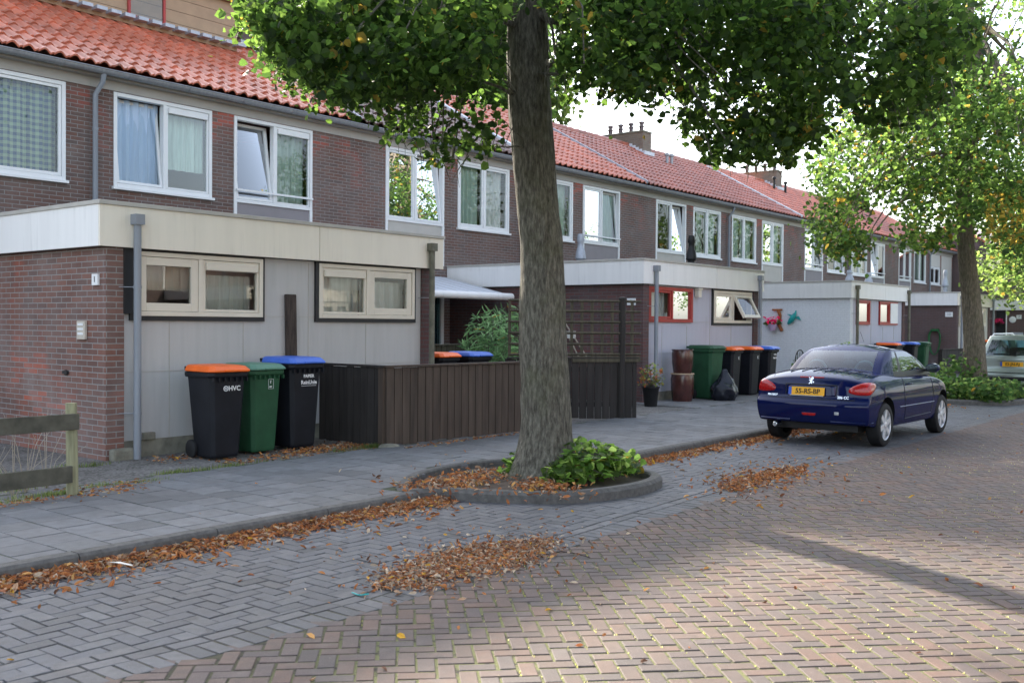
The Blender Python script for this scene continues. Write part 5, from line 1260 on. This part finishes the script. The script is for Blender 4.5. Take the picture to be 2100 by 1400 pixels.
def split_off(o,idx,name,par):
    bm=bmesh.new(); bm.from_mesh(o.data); keep=[f for f in bm.faces if f.material_index!=idx]; bmesh.ops.delete(bm,geom=keep,context='FACES')
    out=[]; faces=set(bm.faces); isl_=[]
    while faces:
        st=[faces.pop()]; comp=set(st)
        while st:
            f=st.pop()
            for e in f.edges:
                for g in e.link_faces:
                    if g in faces: faces.discard(g); comp.add(g); st.append(g)
        isl_.append(comp)
    for comp in isl_:
        me=bpy.data.meshes.new(name); vs={};V=[];Fc=[]
        for f in comp:
            r=[]
            for v in f.verts:
                if v not in vs: vs[v]=len(V); V.append(v.co.copy())
                r.append(vs[v])
            Fc.append(r)
        me.from_pydata(V,[],Fc); me.materials.append(o.data.materials[idx]); me.polygons.foreach_set('use_smooth',[True]*len(Fc))
        q=bpy.data.objects.new(name,me); COL.objects.link(q); q.parent=par; out.append(q)
    bm.free(); bm=bmesh.new(); bm.from_mesh(o.data); bmesh.ops.delete(bm,geom=[f for f in bm.faces if f.material_index==idx],context='FACES'); bm.to_mesh(o.data); bm.free(); return out
for q in split_off(gh,1,'car_window',T): ORG[q.name]=Vector((0,0,0))
# interior
for sy in (-.36,.36):
    kid(MB().box(1.75,sy-.24,.5,1.95,sy+.24,1.02).box(1.75,sy-.12,1.03,1.87,sy+.12,1.2),'seat',seatm,T,bev=.04)
    kid(MB().tube([(1.12,sy+.15*math.cos(t),.93+.17*math.sin(t)) for t in np.linspace(0,math.pi,15)],.02,8),'roll_hoop',alloy,T,smooth=True)
kid(MB().box(1.0,-.66,.5,1.3,.66,.93),'rear_shelf',seatm,T)
kid(MB().tube([(2.3,.34+.17*math.cos(t),.93+.17*math.sin(t)) for t in np.linspace(0,6.2832,22)],.014,8),'steering_wheel',trimb,T)
kid(MB().box(2.45,-.66,.5,2.8,.66,.93),'dashboard',trimb,T)
# lamps: they wrap round the rear corners, so they are projected diagonally
for sy,nm in ((1,'tail_lamp'),(-1,'tail_lamp')):
    d=Vector((1,-sy*.85,0)).normalized()
    def pj(a,b,sy=sy,d=d):
        e=Vector((sy*.85,1,0)).normalized()*a*sy; base=Vector((.12,sy*.70,b)); return (base-d*1.2+Vector((-sy*0.0,0,0))+Vector((e.x,e.y,0)), d)
    # a: along the corner, positive towards the car side; b: height
    patch('tail_lamp',[(-.15,.70),(-.06,.675),(.07,.675),(.17,.72),(.23,.78),(.23,.83),(.14,.852),(.02,.845),(-.09,.80),(-.15,.75)],pj,redl,T,off=.006,dome=.012)
m=MB(); line(m,[(-.17,.895),(.17,.895)],rearp,.012,.0); kid(m,'brake_light',redl,T,smooth=True)
# plate recess
patch('plate_recess',[(-.36,.64),(.36,.64),(.34,.79),(-.34,.79)],rearp,bluep,T,off=.002,dens=60)
m=MB(); line(m,[(-.37,.795),(.37,.795)],rearp,.008,.002); line(m,[(-.37,.795),(-.36,.645)],rearp,.006,.001); line(m,[(.37,.795),(.36,.645)],rearp,.006,.001); kid(m,'recess_edge',trimb,T)
plate(T,.045,.05,.705,'55-RS-BP',tilt=9)
kid(MB().box(.03,-.19,.64,.05,.29,.648),'plate_holder_trim',alloy,T)
# emblem: small upright silver animal figure
sp_=snap((-2,.0,.855),(1,0,0)); ex=sp_.x-.002
em=MB()
for pl in ([(0,-.045),(.02,-.045),(.012,-.015),(.02,.01),(.035,.02),(.03,.045),(.01,.05),(-.005,.035),(-.01,.01),(-.03,.012),(-.03,.0),(-.012,-.006),(-.018,-.03),(-.035,-.045),(-.02,-.05),(-.004,-.03)],[(-.012,.03),(-.035,.045),(-.036,.034),(-.014,.018)],[(.018,-.02),(.04,-.035),(.045,-.02),(.025,-.008)]):
    em.poly([(ex+(b)*.25,-a,.855+b) for a,b in pl],(-.006,0,0))
kid(em,'emblem',chrome,T)
# panel gaps, ribs, trim
m=MB()
line(m,[(-.62,.60),(.62,.60)],rearp,.005,.0); line(m,[(-.60,.66),(-.62,.62),(-.55,.605)],rearp,.003,.0)
for sy in (-1,1):
    sp=sidep(sy)
    line(m,[(1.42,.93),(1.40,.6),(1.46,.3)],sp,.006,.0); line(m,[(2.62,.92),(2.66,.6),(2.6,.32)],sp,.006,.0); line(m,[(1.46,.29),(2.6,.31)],sp,.006,0)
    line(m,[(.35,.60),(.14,.59)],sp,.003,0)
kid(m,'panel_gaps',trimb,T)
m=MB()
for sy in (-1,1): line(m,[(1.2,.47),(2.7,.47)],sidep(sy),.010,-.003)
kid(m,'side_moulding',bluep,T,smooth=True)
m=MB()
for k in range(6):
    y=.42-k*.168; p=[topp(.36,y),topp(.60,y-.10)]; a=snap(*p[0],off=.0); b=snap(*p[1],off=0)
    if a and b: m.tube([a,b],.012,6)
kid(m,'deck_ribs',trimb,T)
m=MB(); line(m,[(.64,-.58),(.60,-.3),(.59,0),(.60,.3),(.64,.58)],topp,.006,0); line(m,[(.72,-.62),(.36,-.66),(.2,-.6)],topp,.004,0); line(m,[(.72,.62),(.36,.66),(.2,.6)],topp,.004,0); kid(m,'boot_lid_gap',trimb,T)
m=MB()
for a,b in ((-.80,-.30),(.28,.80)): line(m,[(a,.30),(b,.30)],rearp,.016,.002)
kid(m,'bumper_strip',bluep,T,smooth=True)
patch('fog_lamp',[(-.09,.375),(.09,.375),(.10,.41),(-.10,.41)],rearp,redl,T,off=.012)
patch('tow_cap',[(-.42,.40),(-.36,.40),(-.36,.44),(-.42,.44)],rearp,alloy,T,off=.004)
kid(MB().lathe((.06,.5,.22),[(.028,-.05),(.034,-.045),(.034,.12),(.028,.12)],18,'x'),'exhaust_pipe',chrome,T,smooth=True)
for sy in (-1,1):
    sp=sidep(sy); a=snap((1.62,sy*2,.78),(0,-sy,0))
    kid(MB().tube([a+Vector((-.09,sy*.012,0)),a+Vector((0,sy*.03,.004)),a+Vector((.09,sy*.012,0))],.013,8),'door_handle',bluep,T,smooth=True)
    b=snap((2.5,sy*2,.90),(0,-sy,0)) or Vector((2.5,sy*.75,.9))
    mo=kid(MB().lathe((2.52,sy*.88,.985),[(.03,-.03),(.085,-.02),(.09,.04),(.05,.09)],18,'x').xf(lambda p,sy=sy:Vector((p.x,sy*.86+(p.y-sy*.88)*1.15,.985+(p.z-.985)*.8))),'door_mirror',bluep,T,smooth=True)
    o=MB().lathe((2.485,sy*.88,.985),[(.078,0),(.078,.004)],18,'x').xf(lambda p,sy=sy:Vector((p.x,sy*.86+(p.y-sy*.88)*1.1,.985+(p.z-.985)*.76))).build('mirror_glass',carglass,mo); 
    kid(MB().box(2.52,sy*.70,.93,2.57,sy*.83,.97),'mirror_foot',trimb,T)
# badges
def badge(txt,y,z,sz=.035):
    p=snap((-2,y,z),(1,0,0)); 
    if p: textmesh('badge',txt,sz,chrome,(p.x-.002,y,z),(0,-1,0),(.2,0,1),T,.001,.0008)
badge('PEUGEOT',.56,.635,.036); badge('206 CC',-.46,.635,.05)
m=MB().tube([(2.0,.0,1.37),(1.86,.0,1.52)],.003,6); kid(m,'antenna',trimb,T)
for o_ in KIDS(T):
    if not o_.name.startswith('wheel') or o_.name.startswith('wheel_well'): o_.location.z+=.05
T.scale=(SC,)*3; T.location=CARL; T.rotation_euler=(0,0,R(-1.4))
# ---- silver-green estate car
T=thing('parked_car','silver green estate car with roof rails at the right edge behind the planter shrubs','car',(0,0,0)); ORG[T.name]=Vector((0,0,0))
P2=dict(L=4.15,deck=[(0,.94),(.3,.96),(2.9,.95),(3.3,.88),(3.9,.75),(4.15,.6)],sill=[(0,.3),(.4,.22),(3.8,.2),(4.15,.24)],
  rear=[(.2,.08),(.3,.01),(.5,0),(.56,.02),(.6,.09),(.95,.12),(1.05,.14)],front=[(.2,4.05),(.5,4.15),(.7,4.08),(.9,3.9)],
  hw=[(.2,.78),(.4,.84),(.6,.85),(.8,.845),(.95,.82),(1.05,.8)],wheels=(.8,3.4),wr=.3,crown=.02,rc=.08,rt=.03)
body,snap,patch,line=carbuild(T,P2,silverp,1); ORG[body.name]=Vector((0,0,0))
for wx in P2['wheels']:
    for sy in (-1,1): wheel(T,wx,sy*.835,.3,sy,5)
kid(MB().box(.3,-.62,.16,3.9,.62,.5),'underbody',trimb,T)
def gf2(s,v,w):
    xr=.14+.20*w**1.3; xf=3.1-.95*w; x=xr+s*(xf-xr); z=.92+.53*w
    if w>=1: z+=.03*(1-v*v)-.05*max(0,s-.6)
    hw=.80-.17*w**1.3; e0=max(0,1-s/.15); x+=.09*abs(v)**3*e0-.15*abs(v)**3*max(0,(s-.8)/.2); hw*=1-.04*e0
    return (x,v*hw,z)
V,Fc,key=gridbox([0,.02,.05,.28,.31,.55,.58,.88,.95,1],[-1,-.97,-.9,-.5,0,.5,.9,.97,1],[0,.08,.3,.6,.84,.93,1],gf2); mi=[]
for k in key:
    g=0
    if k[0] in('rear','front') and 2<=k[1]<=5 and 1<=k[2]<=3: g=1
    if k[0]=='side' and 1<=k[2]<=3 and k[1] in(2,4,6,7): g=1
    mi.append(g)
gh=raw('roof',V,Fc,[silverp,carglass],T,mi,sub=2); freeze(gh,40)
for q in split_off(gh,1,'car_window',T): ORG[q.name]=Vector((0,0,0))
for sy in (-1,1):
    kid(MB().tube([(.45,sy*.56,1.44),(.55,sy*.56,1.5),(2.0,sy*.55,1.51),(2.15,sy*.55,1.45)],.016,8),'roof_rail',alloy,T,smooth=True)
    patch('tail_lamp',[(.62,.62),(.78,.62),(.80,.9),(.66,.9)],(lambda s:(lambda a,b:((-2,a*s,b),(1,0,0))))(sy),redl,T,off=.006,dome=.006)
    kid(MB().box(1.9,sy*.36-.24,.5,2.1,sy*.36+.24,1.15),'seat',seatm,T,bev=.04)
m=MB(); line(m,[(-.70,.56),(.70,.56)],rearp,.012,.004); line(m,[(-.8,.42),(.8,.42)],rearp,.05,-.02); kid(m,'bumper_strip',trimb,T,smooth=True)
kid(MB().box(.06,-.32,.845,.10,.32,.875),'plate_light_bar',silverp,T,bev=.006)
plate(T,.085,.0,.77,'02-JN-RJ',tilt=3)
kid(MB().tube([(.13,-.1,.97),(.15,.22,1.02),(.16,.45,1.0)],.012,6),'rear_wiper',trimb,T)
T.scale=(SC,)*3; T.location=(25.0,5.45,0); T.rotation_euler=(0,0,R(-4))
# ================================================================ LITTER
def scatter(poly,n,z=.0,spread=.012,size=.055,power=1.,name='leaf_litter',label=None,cols=None,lift=.02,clumpy=True,D=None):
    p=np.array(poly,float); P_=[]
    while len(P_)<n:
        u=rng.uniform(p[:,0].min(),p[:,0].max(),n); v=rng.uniform(p[:,1].min(),p[:,1].max(),n); k=inpoly(u,v,poly)
        P_+=list(zip(u[k],v[k]))
    P_=np.array(P_[:n]); c=P_.mean(0); f=rng.random(n)<.5; P_[f]+=rng.normal(size=(f.sum(),2))*np.array([34,11])*rng.choice([.5,1,2.2],f.sum())[:,None]; a=rng.random(n)<.3; P_[a]+=(c-P_[a])*rng.random((a.sum(),1))*.6
    return np.array([list(gz(u,v,z)) for u,v in P_])
RED=np.array([[.34,.13,.045],[.42,.18,.06],[.24,.1,.05],[.36,.23,.14],[.44,.35,.25],[.15,.08,.05],[.46,.26,.09]])
def litter(ctr,label,size=.05,pal=RED,w=None,thick=.02,name='leaf_litter',yel=.02):
    n=len(ctr); c=pal[rng.choice(len(pal),n,p=w)]*np.clip(rng.normal(1,.22,(n,1)),.4,1.6); y=rng.random(n)<yel; c[y]=(.55,.32,.04)
    ctr=ctr.copy(); ctr[:,2]+=rng.uniform(.004,thick,n)
    sh=np.array([[0,0,0],[-.2,.3,.14],[-.17,.7,.2],[0,1.1,.02],[.17,.7,.16],[.2,.3,.1]])
    o=leaves(ctr,size,c,None,name,droop=0,mat=litterm,shape=sh,flat=.75,szvar=.3); o['kind']='stuff'; o['label']=label; o['category']='leaf litter'; return o
WL=[.2,.22,.15,.15,.08,.12,.08]
# swept along the kerb
def along(x0,x1,y,sd,n,z=0.0,one=True):
    x=rng.uniform(x0,x1,n); d=np.abs(rng.normal(0,1,n))*sd if one else rng.normal(0,sd,n); return np.stack([x,y-d,np.full(n,z)],1)
c1=np.concatenate([along(1.6,6.5,KY-.01,.10,3300),along(1.6,6.5,KY-.01,.04,1700),along(1.6,6.5,KY-.01,.26,800),along(5.2,6.7,KY-.02,.06,900)])
c1[:,2]+=np.maximum(0,.035-(KY-c1[:,1])*.25)*rng.random(len(c1))
litter(c1,'thick band of orange brown fallen leaves swept against the kerb, front left',.046,w=WL)
c2=np.concatenate([along(8.9,21.2,KY-.01,.12,4200),along(8.9,14,KY-.01,.05,1200),along(8.9,21,KY-.01,.3,300)]); litter(c2,'band of fallen leaves along the kerb behind the planter and under the blue car',.055,w=WL)
c3=scatter([(760,1195),(870,1140),(1000,1118),(1100,1102),(1165,1105),(1130,1140),(1040,1170),(940,1190),(860,1212),(770,1210)],2900); c3b=scatter([(830,1165),(960,1120),(1130,1105),(1100,1135),(900,1190)],1500)
litter(np.concatenate([c3,c3b]),'heap of brown leaves and twiglets on the edge of the road, front centre',.034,w=[.12,.14,.14,.26,.22,.1,.02],thick=.018)
c4=scatter([(1470,1000),(1520,980),(1600,963),(1660,955),(1650,968),(1560,990),(1500,1010)],1700); litter(c4,'thin drift of brown leaves on the road edge between the planter and the blue car',.045,w=WL)
c5=np.concatenate([along(2.2,4.9,8.12,.11,1100,.065,False),along(4.3,5.1,8.35,.1,260,.065,False),along(6.3,8.3,8.95,.16,420,.06,False),along(7.3,8.4,9.1,.15,520,.06,False),along(8.4,11.6,8.36,.05,500,.068,False),along(5.9,6.8,9.6,.12,160,.06,False)])
litter(c5,'fallen leaves against the fences and the annex wall',.05,w=WL)
c6=np.concatenate([scatter([(810,1000),(860,985),(960,968),(1020,960),(1040,985),(930,1005),(840,1005)],600,.09),scatter([(1040,995),(1120,985),(1200,1000),(1180,1008),(1060,1004)],350,.1)]); litter(c6,'fallen leaves on the soil inside the near planter',.05,w=WL)
xs=np.stack([rng.uniform(1.5,20,330),rng.uniform(1.2,8.4,330)**1.0,np.zeros(330)],1); xs[xs[:,1]>KY+.15,2]=.067; litter(xs,'single fallen leaves scattered over road and pavement',.045,w=WL,thick=.006,yel=.12)
# seeds and twiglets
m=MB()
for q in np.concatenate([c3[:260],c1[:160],c4[:60]]):
    a=random.uniform(0,6.28); l=random.uniform(.02,.06); p=Vector(q)+Vector((0,0,.015)); m.tube([p,p+Vector((math.cos(a)*l,math.sin(a)*l,random.uniform(-.004,.01)))],.0013,4)
o=m.build('twiglets',lathw,None); tag(o,'thin straw coloured leaf stalks mixed into the leaf heaps','leaf stalks',kind='stuff')
def twig(pts,lb,r=.0035): 
    P_=[gz(u,v,.012) for u,v in pts]; o=MB().tube(P_,r,6).build('twig',burnt,None,tuple(P_[0])); tag(o,lb,'twig')
twig([(1100,1140),(1150,1130),(1185,1135),(1210,1143)],'thin bare twig sticking out right of the big leaf heap'); twig([(825,1155),(838,1165),(850,1172)],'short twig at the left end of the big leaf heap')
p=gz(248,1160,.03); o=MB().poly([p+Vector(q) for q in((-.06,.02,.03),(-.045,-.01,.03),(.05,-.05,.0),(.06,-.03,.0),(.01,.03,.02))],(0,0,.002)).build('paper_scrap',paper,None,tuple(p)); tag(o,'crumpled white paper scrap on the leaves by the kerb','paper scrap')
p=gz(738,1217,.008); o=MB().tube([gz(722,1214,.01),gz(735,1219,.01),gz(742,1219,.01),gz(756,1217,.01)],.004,8).build('drinking_straw',teal,None,tuple(p),smooth=True); tag(o,'turquoise bent drinking straw at the left end of the leaf heap','straw')
# weeds and grass
def grass(ctr,h,label,cols=((.05,.085,.02),(.07,.11,.03),(.12,.13,.05)),name='grass',wd=.006,lean=.5):
    n=len(ctr); a=rng.uniform(0,6.28,n); l=h*rng.uniform(.5,1.3,n); dx=np.cos(a)*l*lean*rng.random(n); dy=np.sin(a)*l*lean*rng.random(n)
    w=np.stack([-np.sin(a)*wd,np.cos(a)*wd,np.zeros(n)],1)/2
    b=ctr; m_=ctr+np.stack([dx*.35,dy*.35,l*.6],1); t=ctr+np.stack([dx,dy,l],1)
    V=np.stack([b-w,b+w,m_+w*.7,m_-w*.7,t+w*.1,t-w*.1],1).reshape(-1,3); Fc=(np.array([[0,1,2,3],[3,2,4,5]])[None]+6*np.arange(n)[:,None,None]).reshape(-1,4)
    c=np.array(cols)[rng.integers(0,len(cols),n)]*np.clip(rng.normal(1,.2,(n,1)),.5,1.5); o=npmesh(name,V,Fc,leafm,np.repeat(c,6,axis=0)); tag(o,label,'grass',kind='stuff'); return o
def patchy(x0,x1,y0,y1,n,z,k=8):
    cx=np.stack([rng.uniform(x0,x1,k),rng.uniform(y0,y1,k)],1); i=rng.integers(0,k,n); q=cx[i]+rng.normal(0,.07,(n,2))*np.array([1.4,.5]); return np.concatenate([q,np.full((n,1),z)],1)
grass(np.concatenate([patchy(1.8,4.4,8.15,8.4,2600,.055,16),patchy(4.3,5.3,8.3,8.45,500,.055,5),patchy(5.4,6.9,8.55,8.66,900,.055,9),patchy(6.9,8.4,8.66,8.9,700,.055,8),patchy(5.0,5.8,9.7,9.85,300,.055,4)]),.06,'short grass and weeds along the pavement edge at the left')
grass(patchy(2.4,4.4,8.5,9.8,900,.055,12),.08,'sparse grass in the gravel behind the rail fence')
o=thing('dry_stalks','pale dry weed stalks standing behind the rail fence','weeds',(3.9,8.6,.05))
m=MB()
for (x,y) in ((3.95,8.5),(4.1,8.6),(4.35,8.75),(3.85,8.7)):
    for q in range(6):
        a=random.uniform(-.25,.3); b=random.uniform(-.2,.2); h=random.uniform(.35,.75); m.tube([(x,y,.05),(x+a*.4,y+b*.4,.05+h*.6),(x+a*1.1,y+b,.05+h)],[.004,.003,.0015],5)
m.build('stalks',lathw,o)
# moss and little weeds in the joints of the sunlit road
q=rng.uniform(0,1,(8000,2)); xx=2+q[:,0]*12; yy=-1+q[:,1]*5
u=((xx-2)*math.cos(A45)+(yy+4)*math.sin(A45))/RW; v=(-(xx-2)*math.sin(A45)+(yy+4)*math.cos(A45))/RW
v=np.round(v); nx=2+(u*math.cos(A45)-v*math.sin(A45))*RW; ny=-4+(u*math.sin(A45)+v*math.cos(A45))*RW
k=(ny<yedge(nx)-.32)&((u.astype(int)-v.astype(int))%4!=1)&(np.sin(nx*1.7)+np.sin(ny*2.3+nx)>-.9)
gctr=np.stack([nx,ny,np.full(len(nx),-.006)],1)[k]+rng.normal(0,.002,(k.sum(),3))*np.array([1,1,0])
grass(np.repeat(gctr,2,axis=0)+rng.normal(0,.004,(2*len(gctr),3))*np.array([1,1,0]),.011,'moss and tiny weeds growing in the joints of the clay brick road',cols=((.17,.18,.06),(.22,.22,.09),(.12,.14,.05)),name='joint_moss',wd=.007,lean=.8)
# pebbles in the gravel strip
n=1800; pc=np.stack([rng.uniform(4.4,8.0,n),rng.uniform(8.66,9.6,n),np.full(n,.058)],1); sz=rng.uniform(.006,.016,n)
oc=np.array([[1,0,0],[0,1,0],[-1,0,0],[0,-1,0],[0,0,.7],[0,0,-.7]]); of=np.array([[0,1,4],[1,2,4],[2,3,4],[3,0,4],[1,0,5],[2,1,5],[3,2,5],[0,3,5]])
V=pc[:,None,:]+oc[None]*sz[:,None,None]*rng.uniform(.6,1.2,(n,6,1)); Fc=(of[None]+6*np.arange(n)[:,None,None]).reshape(-1,3)
o=npmesh('pebbles',V.reshape(-1,3),Fc,litterm,np.repeat(np.array([[.28,.26,.24],[.18,.17,.16],[.35,.33,.3]])[rng.integers(0,3,n)],6,axis=0)); tag(o,'loose grey pebbles in the strip between pavement and annex wall','pebbles',kind='stuff')
o=MB().lathe((8.42,8.6,.05),[(.12,0),(.14,.03),(.1,.06),(.03,.07)],14).build('kerb_stone',concrete,None,(8.42,8.6,.05),smooth=True); tag(o,'rough lump of concrete at the foot of the fence corner','stone')
o=MB().box(6.02,9.93,.26,6.16,9.985,.34).build('loose_brick',concrete,None,(6.1,9.95,.26),bev=.01); tag(o,'grey brick lying on the plinth right of the first downpipe','brick')
o=MB().box(5.62,9.86,.02,5.88,9.97,.2).build('mortar_lump',concrete,None,(5.7,9.9,.02),bev=.03); tag(o,'rough mortar lump at the foot of the brick corner','mortar')
# ================================================================ ACROSS THE STREET (seen in the window reflections, lights the shaded fronts)
ORD=['last','second','third','fourth','fifth','sixth']
def opp(src,n,dx):
    for k in range(n):
        c=copy_tree(src[k],None); l=src[k].location; c.location=(-l.x+dx,-l.y+1.2,0); c.rotation_euler=(0,0,math.pi)
        c['group']='houses across the street'; c['label']='sunlit %s across the street, %s from the far end of its row'%('house' if 'house' in src[k].name else 'annex',ORD[k if k<6 else k-6])
opp([ho[0],h0,h1,h2,h3,h4,A1,A2,A3],9,32.0)
for i,(x,y) in enumerate(((29,-6.2),(38.5,-6.0),(48,-6.2),(61,-6.0))):
    if i==0: t0=full_tree('street_tree','street tree across the road opposite the silver estate car',(x,y,0),9.5,3.0,320,'street trees across the road',size=.1)
    else: q=copy_tree(t0,(x,y,0)); q['label']='street tree across the road opposite the '+['','annex with the garden hose','farthest annex','end house'][i]

hg=thing('hedge','dark hedge added across the street to darken reflections in the blue car','hedge',(20,-8.6,0))  # out of view, added so the car's side mirrors something dark
C=np.stack([rng.uniform(-6,70,9000),rng.uniform(-9.2,-8.5,9000),rng.uniform(.05,1.35,9000)],1); leaves(C,.2,leafcols(len(C),((.03,.06,.02),(.045,.08,.025)),0),hg,'foliage')
MB().box(-6,-9.1,0,70,-8.65,1.2).build('hedge_core',soil,hg)
